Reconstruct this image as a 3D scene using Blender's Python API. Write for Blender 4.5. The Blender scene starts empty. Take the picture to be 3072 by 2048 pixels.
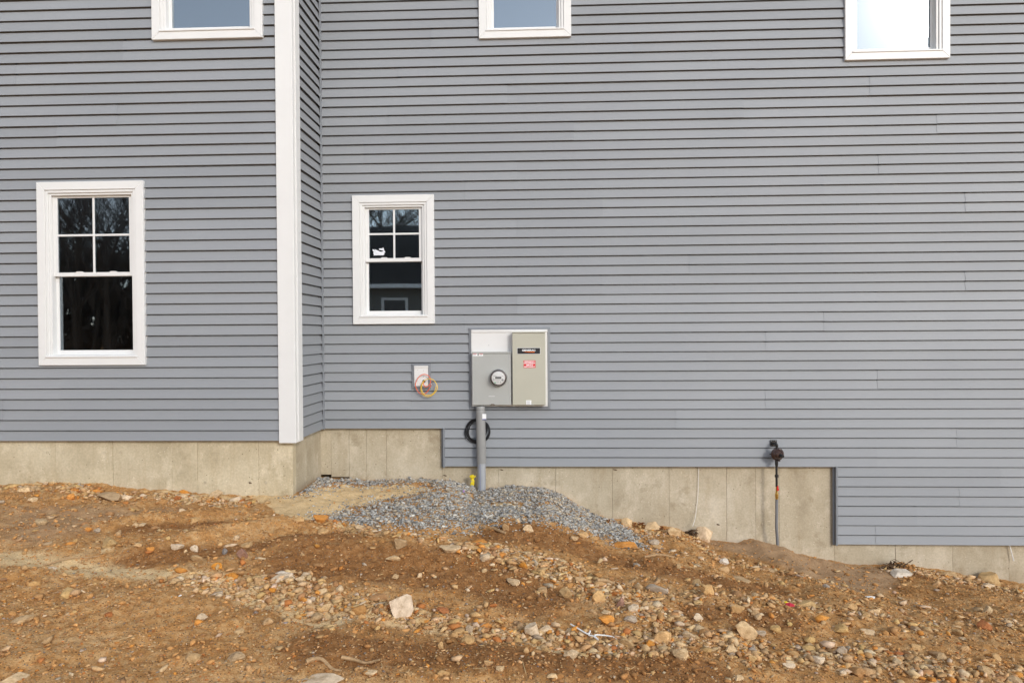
import bpy, bmesh, math, random
import numpy as np
from mathutils import Vector, Matrix

random.seed(7)
RNG = np.random.default_rng(11)
SC = bpy.context.scene
COL = SC.collection

# ------------------------------------------------------------------ camera
F_PX, W_PX, H_PX = 2100.0, 3072.0, 2048.0
YAW, PITCH, ROLL = -0.04327, -0.01049, -0.00697
CAM = np.array([0.0, -7.485, 1.004])
JOG = 0.859                       # how far the left wing stands in front of the main wall
def _basis():
    cy, sy, cp, sp, cr, sr = (math.cos(YAW), math.sin(YAW), math.cos(PITCH), math.sin(PITCH),
                              math.cos(ROLL), math.sin(ROLL))
    f = np.array([sy*cp, cy*cp, sp]); r = np.array([cy, -sy, 0.0]); u = np.cross(r, f)
    return cr*r + sr*u, -sr*r + cr*u, f
RIGHT, UP, FWD = _basis()
cam_data = bpy.data.cameras.new('camera')
cam = bpy.data.objects.new('camera', cam_data); COL.objects.link(cam)
cam_data.sensor_width = 36.0
cam_data.lens = F_PX/W_PX*36.0
cam_data.clip_start = 0.05; cam_data.clip_end = 2000.0
cam.matrix_world = Matrix(((RIGHT[0], UP[0], -FWD[0], CAM[0]), (RIGHT[1], UP[1], -FWD[1], CAM[1]),
                           (RIGHT[2], UP[2], -FWD[2], CAM[2]), (0, 0, 0, 1)))
SC.camera = cam

# ------------------------------------------------------------------ sky, sun, exposure
SUN_DIR = Vector((0.605, -1.0, 0.52)).normalized()       # towards the sun (behind the camera, to the right)
world = bpy.data.worlds.new('World'); SC.world = world; world.use_nodes = True
nt = world.node_tree; nt.nodes.clear()
sky = nt.nodes.new('ShaderNodeTexSky'); sky.sky_type = 'NISHITA'; sky.sun_disc = False
sky.sun_elevation = math.asin(SUN_DIR.z); sky.sun_rotation = math.atan2(SUN_DIR.x, SUN_DIR.y)
sky.air_density = 1.0; sky.dust_density = 0.4; sky.ozone_density = 1.0; sky.altitude = 100
hsv = nt.nodes.new('ShaderNodeHueSaturation'); hsv.inputs['Saturation'].default_value = 0.42
bg = nt.nodes.new('ShaderNodeBackground'); bg.inputs['Strength'].default_value = 0.15
wo = nt.nodes.new('ShaderNodeOutputWorld')
nt.links.new(sky.outputs[0], hsv.inputs['Color']); nt.links.new(hsv.outputs[0], bg.inputs[0])
nt.links.new(bg.outputs[0], wo.inputs[0])
sun_l = bpy.data.lights.new('sun', 'SUN'); sun_l.energy = 0.8; sun_l.angle = math.radians(10.0)
sun_l.color = (1.0, 0.95, 0.88)
sun = bpy.data.objects.new('sun', sun_l); COL.objects.link(sun)
sun.rotation_euler = SUN_DIR.to_track_quat('Z', 'Y').to_euler(); sun.location = (6, -12, 9)
SC.view_settings.view_transform = 'Standard'; SC.view_settings.look = 'None'
SC.view_settings.exposure = 1.03; SC.view_settings.gamma = 1.0; SC.view_settings.use_curve_mapping = False

# ------------------------------------------------------------------ helpers
def ray(u, v):
    x = (u-W_PX/2)/F_PX; y = -(v-H_PX/2)/F_PX
    return FWD + x*RIGHT + y*UP
def at(u, v, Y=0.0):
    d = ray(u, v); t = (Y-CAM[1])/d[1]
    return CAM + t*d
def XZ(u, v, Y=0.0):
    p = at(u, v, Y); return p[0], p[2]

def tag(o, label, cat=None, group=None, kind=None):
    if label: o['label'] = label
    if cat: o['category'] = cat
    if group: o['group'] = group
    if kind: o['kind'] = kind
    return o
def link(o, parent=None):
    COL.objects.link(o)
    if parent is not None: o.parent = parent
    return o
def empty(name, loc=(0, 0, 0), label=None, cat=None, group=None, parent=None):
    o = bpy.data.objects.new(name, None); link(o, parent); o.location = loc; o.empty_display_size = 0.1
    return tag(o, label, cat, group)
def mesh_from(name, v, f, mat, smooth=False):
    me = bpy.data.meshes.new(name); me.from_pydata([tuple(p) for p in v], [], f)
    if mat is not None: me.materials.append(mat)
    if smooth: me.shade_smooth()
    me.update(); return me

class MB:
    """collects faces in WORLD space; build() links them as one mesh object relative to its parent's base"""
    def __init__(s): s.v = []; s.f = []
    def add(s, v, f):
        n = len(s.v); s.v += [tuple(float(c) for c in p) for p in v]; s.f += [tuple(i+n for i in q) for q in f]; return s
    def box(s, x0, x1, y0, y1, z0, z1):
        return s.add([(x0,y0,z0),(x1,y0,z0),(x1,y1,z0),(x0,y1,z0),(x0,y0,z1),(x1,y0,z1),(x1,y1,z1),(x0,y1,z1)],
                     [(0,3,2,1),(4,5,6,7),(0,1,5,4),(1,2,6,5),(2,3,7,6),(3,0,4,7)])
    def prism_x(s, poly, x0, x1):           # poly in (y,z)
        n = len(poly); v = [(x0, y, z) for y, z in poly] + [(x1, y, z) for y, z in poly]
        f = [(i, (i+1) % n, n+(i+1) % n, n+i) for i in range(n)] + [tuple(range(n))[::-1], tuple(range(n, 2*n))]
        return s.add(v, f)
    def prism_y(s, poly, y0, y1):           # poly in (x,z)
        n = len(poly); v = [(x, y0, z) for x, z in poly] + [(x, y1, z) for x, z in poly]
        f = [(i, (i+1) % n, n+(i+1) % n, n+i) for i in range(n)] + [tuple(range(n)), tuple(range(n, 2*n))[::-1]]
        return s.add(v, f)
    def tube(s, pts, r, n=8, cap=True):
        pts = [Vector(p) for p in pts]; m = len(pts)
        rr = r if hasattr(r, '__len__') else [r]*m
        v = []; a = None
        for i, p in enumerate(pts):
            t = (pts[min(i+1, m-1)]-pts[max(i-1, 0)]).normalized()
            if a is None:
                a = t.cross(Vector((0, 0, 1)) if abs(t.z) < .9 else Vector((1, 0, 0))).normalized()
            a = (a-t*a.dot(t)).normalized(); b = t.cross(a)
            for k in range(n):
                w = 2*math.pi*k/n; v.append(p+(a*math.cos(w)+b*math.sin(w))*rr[i])
        f = [(i*n+k, i*n+(k+1) % n, (i+1)*n+(k+1) % n, (i+1)*n+k) for i in range(m-1) for k in range(n)]
        if cap: f += [tuple(range(n))[::-1], tuple(range((m-1)*n, m*n))]
        return s.add(v, f)
    def lathe(s, c, axis, prof, n=40):      # prof: (dist along axis, radius)
        ax = Vector(axis).normalized(); a = ax.cross(Vector((0, 0, 1)) if abs(ax.z) < .9 else Vector((1, 0, 0))).normalized()
        b = ax.cross(a); c = Vector(c); v = []
        for d, r in prof:
            for k in range(n):
                w = 2*math.pi*k/n; v.append(c+ax*d+(a*math.cos(w)+b*math.sin(w))*max(r, 1e-5))
        m = len(prof)
        f = [(i*n+k, i*n+(k+1) % n, (i+1)*n+(k+1) % n, (i+1)*n+k) for i in range(m-1) for k in range(n)]
        f += [tuple(range(n))[::-1], tuple(range((m-1)*n, m*n))]
        return s.add(v, f)
    def build(s, name, mat, parent=None, bevel=0.0, smooth=False, base=None, seg=1):
        if base is None:
            base = Vector((0, 0, 0)); q = parent
            while q is not None: base = base+q.location; q = q.parent
        else: base = Vector(base)
        me = bpy.data.meshes.new(name)
        loc = Vector((0, 0, 0))
        if parent is None: loc = base
        me.from_pydata([tuple(Vector(p)-base) for p in s.v], [], s.f)
        bm = bmesh.new(); bm.from_mesh(me)
        bmesh.ops.recalc_face_normals(bm, faces=bm.faces)
        if bevel:
            bmesh.ops.bevel(bm, geom=[e for e in bm.edges if len(e.link_faces) == 2 and e.calc_face_angle(0) > 0.6],
                            offset=bevel, segments=seg, affect='EDGES', clamp_overlap=True, profile=0.5)
        bm.to_mesh(me); bm.free()
        if smooth:
            me.shade_smooth()
            try: me.set_sharp_from_angle(angle=math.radians(38))
            except Exception: pass
        me.materials.append(mat); me.update()
        o = bpy.data.objects.new(name, me); link(o, parent); o.location = loc
        return o

def catmull(pts, n=8):
    P = [Vector(p) for p in pts]; P = [P[0]*2-P[1]]+P+[P[-1]*2-P[-2]]; out = []
    for i in range(1, len(P)-2):
        for k in range(n):
            t = k/n; a, b, c, d = P[i-1:i+3]
            out.append(0.5*((2*b)+(c-a)*t+(2*a-5*b+4*c-d)*t*t+(3*b-a-3*c+d)*t**3))
    out.append(P[-2]); return out

# ------------------------------------------------------------------ materials
class NT:
    def __init__(s, name):
        s.m = bpy.data.materials.new(name); s.m.use_nodes = True; s.t = s.m.node_tree; s.n = s.t.nodes
        s.b = s.n['Principled BSDF']
    def new(s, typ, **kw):
        o = s.n.new(typ)
        for k, v in kw.items():
            if k in o.inputs: o.inputs[k].default_value = v
            else: setattr(o, k, v)
        return o
    def l(s, a, b): s.t.links.new(a, b)
    def coord(s, scale=(1, 1, 1), kind='Object'):
        tc = s.new('ShaderNodeTexCoord'); mp = s.new('ShaderNodeMapping'); mp.inputs['Scale'].default_value = scale
        s.l(tc.outputs[kind], mp.inputs[0]); return mp.outputs[0]
    def noise(s, vec, scale, detail=4, rough=0.55):
        o = s.new('ShaderNodeTexNoise'); o.inputs['Scale'].default_value = scale
        o.inputs['Detail'].default_value = detail; o.inputs['Roughness'].default_value = rough
        if vec is not None: s.l(vec, o.inputs['Vector'])
        return o.outputs['Fac']
    def ramp(s, fac, stops, interp='LINEAR'):
        r = s.new('ShaderNodeValToRGB'); r.color_ramp.interpolation = interp
        els = r.color_ramp.elements
        while len(els) < len(stops): els.new(0.5)
        for e, (p, c) in zip(els, stops):
            e.position = p; e.color = (*c, 1) if len(c) == 3 else c
        s.l(fac, r.inputs[0]); return r.outputs[0]
    def mix(s, fac, a, b, mode='MIX'):
        o = s.new('ShaderNodeMix'); o.data_type = 'RGBA'; o.blend_type = mode
        for sock, val in ((o.inputs[0], fac), (o.inputs[6], a), (o.inputs[7], b)):
            if hasattr(val, 'is_linked') or isinstance(val, bpy.types.NodeSocket): s.l(val, sock)
            elif isinstance(val, (int, float)): sock.default_value = val
            else: sock.default_value = (*val, 1)
        return o.outputs[2]
    def math(s, op, a, b=0.0, clamp=False):
        o = s.new('ShaderNodeMath'); o.operation = op; o.use_clamp = clamp
        for sock, val in ((o.inputs[0], a), (o.inputs[1], b)):
            if isinstance(val, bpy.types.NodeSocket): s.l(val, sock)
            else: sock.default_value = val
        return o.outputs[0]
    def bump(s, h, strength=0.3, dist=0.01):
        o = s.new('ShaderNodeBump'); o.inputs['Strength'].default_value = strength; o.inputs['Distance'].default_value = dist
        s.l(h, o.inputs['Height']); s.l(o.outputs[0], s.b.inputs['Normal'])
    def set(s, color=None, rough=0.5, spec=0.5, metal=0.0):
        if color is not None:
            if isinstance(color, bpy.types.NodeSocket): s.l(color, s.b.inputs['Base Color'])
            else: s.b.inputs['Base Color'].default_value = (*color, 1)
        s.b.inputs['Roughness'].default_value = rough
        s.b.inputs['Specular IOR Level'].default_value = spec; s.b.inputs['Metallic'].default_value = metal
        return s.m

def plain(name, color, rough=0.5, spec=0.5, metal=0.0, var=0.08, scale=18.0, bump=0.0):
    n = NT(name); c = n.coord()
    f = n.noise(c, scale, 5)
    a = tuple(max(0, x*(1-var)) for x in color); b = tuple(min(1, x*(1+var)) for x in color)
    n.set(n.ramp(f, [(0.3, a), (0.7, b)]), rough, spec, metal)
    if bump: n.bump(n.noise(c, scale*12, 3), bump, 0.003)
    return n.m

def m_siding():
    n = NT('siding_vinyl'); c = n.coord()
    oi = n.new('ShaderNodeObjectInfo')
    big = n.noise(c, 0.9, 3); col = n.ramp(big, [(0.3, (0.258, 0.270, 0.287)), (0.7, (0.277, 0.288, 0.303))])
    rnd = n.math('MULTIPLY_ADD', oi.outputs['Random'], 0.10); n.t.nodes[-1].inputs[2].default_value = 0.95
    col = n.mix(1.0, col, rnd, 'MULTIPLY')
    grain = n.noise(n.coord((2.5, 60, 60)), 6.0, 4)
    fine = n.noise(n.coord((240, 60, 25)), 1.0, 2)
    col = n.mix(n.math('MULTIPLY', fine, 0.10), col, (0.30, 0.31, 0.33))
    n.set(col, 0.52, 0.35)
    h = n.math('ADD', grain, n.math('MULTIPLY', n.noise(c, 5.0, 2), 1.6))
    n.bump(h, 0.10, 0.003); return n.m

def m_concrete(name='poured_concrete', k=(1, 1, 1)):
    n = NT(name); c = n.coord()
    oi = n.new('ShaderNodeObjectInfo')
    off = n.new('ShaderNodeVectorMath'); off.operation = 'ADD'
    n.l(c, off.inputs[0]); v2 = off.outputs[0]
    cmb = n.new('ShaderNodeCombineXYZ'); n.l(n.math('MULTIPLY', oi.outputs['Random'], 0.6), cmb.inputs[1]); n.l(cmb.outputs[0], off.inputs[1])
    big = n.noise(v2, 1.7, 7, 0.62)
    col = n.ramp(big, [(0.27, (0.31, 0.268, 0.20)), (0.42, (0.42, 0.372, 0.287)), (0.58, (0.485, 0.438, 0.35)), (0.74, (0.58, 0.54, 0.46))])
    st = n.noise(n.coord((5, 5, 0.7)), 1.9, 7, 0.68)
    col = n.mix(n.ramp(st, [(0.52, (0, 0, 0)), (0.74, (.38, .38, .38))]), col, (0.33, 0.26, 0.165))
    wash = n.noise(n.coord((1.2, 1.2, 0.8)), 3.1, 8, 0.7)
    col = n.mix(n.ramp(wash, [(0.52, (0, 0, 0)), (0.66, (.62, .62, .62))]), col, (0.62, 0.57, 0.48))
    col = n.mix(n.ramp(n.noise(v2, 4.2, 6, 0.65), [(0.58, (0, 0, 0)), (0.68, (.5, .5, .5))]), col, (0.27, 0.22, 0.15))
    # bug holes and pale chips
    vo = n.new('ShaderNodeTexVoronoi'); vo.inputs['Scale'].default_value = 26.0; n.l(n.coord((1, 1, 1.5)), vo.inputs['Vector'])
    gate = n.noise(v2, 2.6, 3)
    chip = n.math('MULTIPLY', n.ramp(vo.outputs['Distance'], [(0.10, (1, 1, 1)), (0.17, (0, 0, 0))]),
                  n.ramp(gate, [(0.50, (0, 0, 0)), (0.56, (1, 1, 1))]))
    vo2 = n.new('ShaderNodeTexVoronoi'); vo2.inputs['Scale'].default_value = 17.0; n.l(c, vo2.inputs['Vector'])
    pit = n.math('MULTIPLY', n.ramp(vo2.outputs['Distance'], [(0.05, (1, 1, 1)), (0.09, (0, 0, 0))]),
                 n.ramp(n.noise(c, 3.3, 2), [(0.44, (0, 0, 0)), (0.5, (1, 1, 1))]))
    col = n.mix(chip, col, (0.66, 0.62, 0.53)); col = n.mix(pit, col, (0.12, 0.095, 0.06))
    fine = n.noise(c, 60, 5)
    col = n.mix(1.0, col, n.ramp(fine, [(0.25, (0.84, 0.84, 0.84)), (0.75, (1.1, 1.1, 1.1))]), 'MULTIPLY')
    col = n.mix(1.0, col, n.math('ADD', n.math('MULTIPLY', oi.outputs['Random'], 0.07), 0.965), 'MULTIPLY')
    col = n.mix(1.0, col, k, 'MULTIPLY')
    n.set(col, 0.9, 0.2)
    h = n.math('SUBTRACT', n.math('ADD', n.math('MULTIPLY', fine, 0.35), n.math('MULTIPLY', chip, 0.5)), n.math('MULTIPLY', pit, 1.2))
    n.bump(h, 0.55, 0.006); return n.m

def m_ground():
    n = NT('dirt'); c = n.coord()
    at_s = n.new('ShaderNodeAttribute'); at_s.attribute_name = 'sand'
    at_d = n.new('ShaderNodeAttribute'); at_d.attribute_name = 'clay'
    n1 = n.noise(c, 2.3, 8, 0.66); n2 = n.noise(c, 22, 6, 0.7); n3 = n.noise(c, 150, 3, 0.7)
    brown = n.ramp(n.math('ADD', n.math('MULTIPLY', n1, 0.42), n.math('MULTIPLY', n2, 0.58)),
                   [(0.34, (0.34, 0.152, 0.046)), (0.48, (0.52, 0.264, 0.092)), (0.62, (0.69, 0.43, 0.20))])
    sand = n.ramp(n2, [(0.28, (0.70, 0.47, 0.225)), (0.7, (0.83, 0.605, 0.335))])
    clay = n.ramp(n2, [(0.3, (0.38, 0.228, 0.118)), (0.7, (0.49, 0.318, 0.178))])
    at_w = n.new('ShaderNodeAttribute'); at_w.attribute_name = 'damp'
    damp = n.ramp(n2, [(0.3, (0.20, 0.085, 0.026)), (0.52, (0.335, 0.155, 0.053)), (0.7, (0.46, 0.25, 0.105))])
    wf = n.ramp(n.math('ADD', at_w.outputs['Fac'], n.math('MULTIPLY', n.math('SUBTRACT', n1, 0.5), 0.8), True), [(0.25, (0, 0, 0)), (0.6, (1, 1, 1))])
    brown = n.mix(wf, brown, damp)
    col = n.mix(at_d.outputs['Fac'], brown, clay)
    sf = n.math('ADD', at_s.outputs['Fac'], n.math('MULTIPLY', n.math('SUBTRACT', n1, 0.5), 0.9), True)
    sf = n.ramp(sf, [(0.30, (0, 0, 0)), (0.62, (1, 1, 1))])
    col = n.mix(sf, col, sand)
    # mineral grains
    vo = n.new('ShaderNodeTexVoronoi'); vo.inputs['Scale'].default_value = 95.0; n.l(c, vo.inputs['Vector'])
    grain = n.ramp(vo.outputs['Distance'], [(0.22, (1, 1, 1)), (0.36, (0, 0, 0))])
    sep = n.new('ShaderNodeSeparateColor'); n.l(vo.outputs['Color'], sep.inputs[0])
    gcol = n.ramp(sep.outputs[0], [(0.0, (0.09, 0.07, 0.06)), (0.25, (0.34, 0.17, 0.06)), (0.45, (0.15, 0.09, 0.05)), (0.6, (0.44, 0.33, 0.22)), (0.8, (0.20, 0.19, 0.19)), (1.0, (0.55, 0.47, 0.36))], 'CONSTANT')
    gate = n.math('GREATER_THAN', sep.outputs[1], 0.55)
    gfac = n.math('MULTIPLY', n.math('MULTIPLY', grain, gate), n.math('SUBTRACT', 0.85, n.math('MULTIPLY', at_d.outputs['Fac'], 0.7)))
    gfac = n.math('MULTIPLY', gfac, n.math('SUBTRACT', 1.0, n.math('MULTIPLY', sf, 0.6)))
    col = n.mix(gfac, col, gcol)
    col = n.mix(1.0, col, n.ramp(n3, [(0.25, (0.75, 0.75, 0.75)), (0.75, (1.2, 1.2, 1.2))]), 'MULTIPLY')
    n.set(col, 0.95, 0.15)
    h = n.math('ADD', n.math('ADD', n.math('MULTIPLY', n2, 0.8), n.math('MULTIPLY', n3, 0.35)), n.math('MULTIPLY', gfac, 0.4))
    n.bump(h, 1.0, 0.018); return n.m

def m_stone(name='stone', use_attr=True, color=None):
    n = NT(name); c = n.coord()
    if use_attr:
        a = n.new('ShaderNodeAttribute'); a.attribute_name = 'col'; base = a.outputs['Color']
    else:
        oi = n.new('ShaderNodeObjectInfo'); base = oi.outputs['Color']
        add = n.new('ShaderNodeVectorMath'); add.operation = 'ADD'; n.l(c, add.inputs[0])
        rr = n.new('ShaderNodeCombineXYZ'); n.l(n.math('MULTIPLY', oi.outputs['Random'], 31.0), rr.inputs[0]); n.l(rr.outputs[0], add.inputs[1]); c = add.outputs[0]
    sc = 5.0 if not use_attr else 30.0
    f = n.noise(c, sc*(0.8 if not use_attr else 1), 6, 0.65); g = n.noise(c, sc*9, 3, 0.7)
    col = n.mix(1.0, base, n.ramp(f, [(0.28, (0.62, 0.55, 0.46)), (0.5, (0.98, 0.96, 0.92)), (0.72, (1.2, 1.2, 1.2))]), 'MULTIPLY')
    col = n.mix(1.0, col, n.ramp(g, [(0.25, (0.74, 0.74, 0.74)), (0.75, (1.17, 1.17, 1.17))]), 'MULTIPLY')
    if not use_attr:
        col = n.mix(n.ramp(n.noise(c, 2.2, 5, 0.7), [(0.55, (0, 0, 0)), (0.68, (.5, .5, .5))]), col, (0.36, 0.21, 0.09))
    n.set(col, 0.88, 0.25)
    n.bump(n.math('ADD', n.math('MULTIPLY', f, 1.0), n.math('MULTIPLY', g, 0.5)), 0.5, 0.01 if not use_attr else 0.004)
    return n.m

def m_glass():
    n = NT('window_glass'); n.n.remove(n.b)
    out = n.n['Material Output']; tr = n.new('ShaderNodeBsdfTransparent'); gl = n.new('ShaderNodeBsdfGlossy')
    tr.inputs[0].default_value = (0.82, 0.86, 0.85, 1); gl.inputs['Roughness'].default_value = 0.018; gl.inputs['Color'].default_value = (0.80, 0.91, 1.0, 1)
    fr = n.new('ShaderNodeFresnel'); fr.inputs[0].default_value = 3.1
    c = n.coord(); bmp = n.new('ShaderNodeBump'); bmp.inputs['Strength'].default_value = 0.02; bmp.inputs['Distance'].default_value = 0.01
    n.l(n.noise(c, 2.2, 1), bmp.inputs['Height']); n.l(bmp.outputs[0], gl.inputs['Normal'])
    hz = n.new('ShaderNodeBsdfGlossy'); hz.inputs['Roughness'].default_value = 0.14; hz.inputs['Color'].default_value = (0.86, 0.93, 1.0, 1)
    m2 = n.new('ShaderNodeMixShader'); m2.inputs[0].default_value = 0.12; n.l(gl.outputs[0], m2.inputs[1]); n.l(hz.outputs[0], m2.inputs[2])
    mx = n.new('ShaderNodeMixShader'); n.l(fr.outputs[0], mx.inputs[0]); n.l(tr.outputs[0], mx.inputs[1]); n.l(m2.outputs[0], mx.inputs[2])
    n.l(mx.outputs[0], out.inputs[0]); return n.m

M = {}
M['siding'] = m_siding(); M['concrete'] = m_concrete('poured_concrete', (1.03, 0.98, 0.90)); M['concrete_warm'] = m_concrete('buff_concrete', (1.21, 1.155, 1.02)); M['ground'] = m_ground()
M['stone_attr'] = m_stone('pebble', True); M['stone_obj'] = m_stone('rock', False); M['glass'] = m_glass()
M['trim'] = plain('white_vinyl_trim', (0.715, 0.712, 0.70), 0.42, 0.4, var=0.02, scale=4)
M['board'] = plain('white_board', (0.71, 0.70, 0.685), 0.45, 0.4, var=0.02, scale=5)
M['grey_trim'] = plain('grey_vinyl_trim', (0.205, 0.217, 0.235), 0.5, 0.35, var=0.03, scale=6)
M['wrap'] = plain('sheathing', (0.3, 0.27, 0.22), 0.9, 0.1)
M['room'] = plain('dark_room', (0.035, 0.034, 0.033), 0.95, 0.1)
M['room_light'] = plain('pale_room', (0.55, 0.545, 0.54), 0.9, 0.1)
M['liner'] = plain('jamb_liner', (0.40, 0.385, 0.33), 0.7, 0.2, var=0.05, scale=9)
M['raw_wood'] = plain('raw_wood', (0.45, 0.33, 0.20), 0.8, 0.2, var=0.25, scale=30)
M['meter_paint'] = plain('grey_enamel', (0.40, 0.405, 0.385), 0.38, 0.45, var=0.025, scale=6, bump=0.05)
M['switch_paint'] = plain('tan_enamel', (0.46, 0.445, 0.365), 0.40, 0.45, var=0.02, scale=6, bump=0.05)
M['pvc'] = plain('grey_pvc', (0.335, 0.345, 0.36), 0.42, 0.45, var=0.04, scale=9)
M['riser'] = plain('dark_grey_pipe', (0.19, 0.195, 0.205), 0.45, 0.4, var=0.06, scale=9)
M['pvc_dark'] = plain('grey_pvc_sleeve', (0.285, 0.283, 0.275), 0.45, 0.45, var=0.04, scale=9)
M['black_rubber'] = plain('black_cable', (0.012, 0.012, 0.014), 0.4, 0.5)
M['black_iron'] = plain('black_iron', (0.016, 0.015, 0.015), 0.5, 0.5, var=0.3, scale=60)
M['reg_brown'] = plain('brown_cast_metal', (0.040, 0.019, 0.015), 0.38, 0.55, var=0.25, scale=40)
M['brass'] = plain('brass', (0.62, 0.40, 0.11), 0.35, 0.5, 0.9, var=0.1, scale=40)
M['red'] = plain('red_paint', (0.62, 0.012, 0.012), 0.45, 0.5)
M['red_label'] = plain('red_label', (0.66, 0.02, 0.025), 0.5, 0.4, var=0.02)
M['white_print'] = plain('white_print', (0.85, 0.85, 0.85), 0.5, 0.3, var=0.01)
M['black_print'] = plain('black_print', (0.02, 0.02, 0.022), 0.45, 0.4, var=0.02)
M['grey_print'] = plain('grey_print', (0.30, 0.30, 0.31), 0.6, 0.3)
M['blue_print'] = plain('blue_print', (0.05, 0.07, 0.32), 0.6, 0.3)
M['orange_print'] = plain('orange_print', (0.85, 0.16, 0.01), 0.5, 0.4)
M['green_print'] = plain('green_print', (0.16, 0.55, 0.34), 0.5, 0.4)
M['metal'] = plain('galvanised_metal', (0.55, 0.55, 0.54), 0.35, 0.5, 0.75, var=0.08, scale=30)
M['meter_face'] = plain('meter_face', (0.72, 0.72, 0.71), 0.5, 0.3, var=0.02)
M['meter_band'] = plain('meter_inner_band', (0.36, 0.29, 0.28), 0.3, 0.5)
M['orange_wire'] = plain('orange_insulation', (0.80, 0.11, 0.02), 0.4, 0.5, var=0.06)
M['yellow_wire'] = plain('yellow_insulation', (0.78, 0.50, 0.05), 0.4, 0.5, var=0.06)
M['yellow_tape'] = plain('yellow_tape', (0.72, 0.55, 0.015), 0.45, 0.5, var=0.15, scale=60, bump=0.3)
M['white_string'] = plain('white_string', (0.75, 0.74, 0.70), 0.7, 0.2)
M['stick'] = plain('dry_stick', (0.42, 0.27, 0.14), 0.85, 0.2, var=0.3, scale=40, bump=0.3)
M['straw'] = plain('straw', (0.46, 0.32, 0.16), 0.85, 0.2, var=0.3, scale=30)
M['leaf'] = plain('dead_leaf', (0.22, 0.075, 0.02), 0.8, 0.2, var=0.4, scale=25)
M['root'] = plain('dark_root', (0.10, 0.062, 0.036), 0.9, 0.15, var=0.5, scale=30, bump=0.4)
M['purple'] = plain('purple_scrap', (0.42, 0.20, 0.55), 0.6, 0.3)
M['crimson'] = plain('crimson_scrap', (0.50, 0.03, 0.05), 0.6, 0.3)
M['bark'] = plain('bark', (0.085, 0.066, 0.052), 0.95, 0.1, var=0.3, scale=8)
M['evergreen'] = plain('evergreen_needles', (0.030, 0.045, 0.025), 0.8, 0.2, var=0.4, scale=5)
M['n_wall'] = plain('neighbour_siding', (0.10, 0.098, 0.092), 0.6, 0.3, var=0.08, scale=2)
M['n_roof'] = plain('neighbour_shingle', (0.035, 0.032, 0.030), 0.95, 0.1, var=0.3, scale=14)
M['shingle'] = plain('roof_shingle', (0.05, 0.05, 0.052), 0.95, 0.1, var=0.3, scale=14)
M['n_trim'] = plain('neighbour_trim', (0.62, 0.65, 0.68), 0.5, 0.3)

# ------------------------------------------------------------------ terrain (height field)
_tab = np.random.default_rng(3).random((256, 256))
def vnoise(x, y, s=0):
    x = np.asarray(x, float)+s*17.31; y = np.asarray(y, float)+s*5.77
    xi = np.floor(x).astype(int); yi = np.floor(y).astype(int); fx = x-xi; fy = y-yi
    fx = fx*fx*fx*(fx*(fx*6-15)+10); fy = fy*fy*fy*(fy*(fy*6-15)+10)
    g = lambda a, b: _tab[a & 255, b & 255]
    return (g(xi, yi)*(1-fx)+g(xi+1, yi)*fx)*(1-fy)+(g(xi, yi+1)*(1-fx)+g(xi+1, yi+1)*fx)*fy-0.5

XC = float(np.mean([at(964, 0)[0], at(968, 683)[0], at(972, 1290)[0]]))     # inner corner
CONTACT_M = [(962,1431),(1100,1440),(1242,1441),(1346,1444),(1398,1455),(1442,1468),(1494,1460),(1546,1453),(1633,1458),(1677,1475),(1703,1492),
             (1764,1534),(1825,1553),(1869,1558),(1938,1571),(2025,1580),(2091,1610),(2135,1620),(2209,1626),(2253,1618),(2327,1636),(2370,1658),
             (2422,1666),(2475,1676),(2560,1690),(2631,1690),(2701,1684),(2762,1701),(2862,1714),(2940,1732),(3027,1738),(3072,1749),(3400,1790)]
CONTACT_L = [(-300,1449),(0,1449),(296,1447),(370,1466),(518,1473),(775,1481),(884,1486)]
_wm = np.array([XZ(u, v, 0.03) for u, v in CONTACT_M]); _wl = np.array([XZ(u, v, -JOG+0.03) for u, v in CONTACT_L])
def sstep(t): t = np.clip(t, 0, 1); return t*t*(3-2*t)
def base_z(x, y):
    x = np.asarray(x, float); y = np.asarray(y, float)
    xm = np.clip(x, -9, 9)
    zm = np.interp(xm, _wm[:, 0], _wm[:, 1]); zl = np.interp(xm, _wl[:, 0], _wl[:, 1])
    k = sstep((xm-(XC-0.35))/0.5)
    sm = np.clip(-y, 0, None); sl = np.clip(-JOG-y, 0, None)
    zc = -0.70-0.085*np.clip(xm, -6, 6)
    tm = sstep(sm/3.4); tl = sstep(sl/3.0)
    a = zm*(1-tm)+zc*tm; b = zl*(1-tl)+zc*tl
    return b*(1-k)+a*k
_TS = np.arange(1.5, 26.0, 0.04)
def unproject(pts, zf):
    out = []
    for u, v in pts:
        d = ray(u, v); P = CAM+_TS[:, None]*d
        below = P[:, 2] < zf(P[:, 0], P[:, 1]); i = int(np.argmax(below)) if below.any() else len(_TS)-1
        lo, hi = _TS[max(i-1, 0)], _TS[i]
        tt = np.linspace(lo, hi, 60); P = CAM+tt[:, None]*d
        below = P[:, 2] < zf(P[:, 0], P[:, 1]); j = int(np.argmax(below)) if below.any() else 59
        out.append(P[j])
    return np.array(out)
def dist_poly(x, y, P):
    d = np.full(np.shape(x), 1e9)
    for (ax, ay), (bx, by) in zip(P[:-1, :2], P[1:, :2]):
        dx, dy = bx-ax, by-ay; t = np.clip(((x-ax)*dx+(y-ay)*dy)/(dx*dx+dy*dy+1e-9), 0, 1)
        d = np.minimum(d, np.hypot(x-ax-t*dx, y-ay-t*dy))
    return d
def in_poly(x, y, P):
    c = np.zeros(np.shape(x), bool); n = len(P)
    for i in range(n):
        ax, ay = P[i][:2]; bx, by = P[(i+1) % n][:2]
        cond = ((ay > y) != (by > y)) & (x < (bx-ax)*(y-ay)/(by-ay+1e-12)+ax)
        c ^= cond
    return c
B = lambda pts: unproject(pts, base_z)
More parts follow.
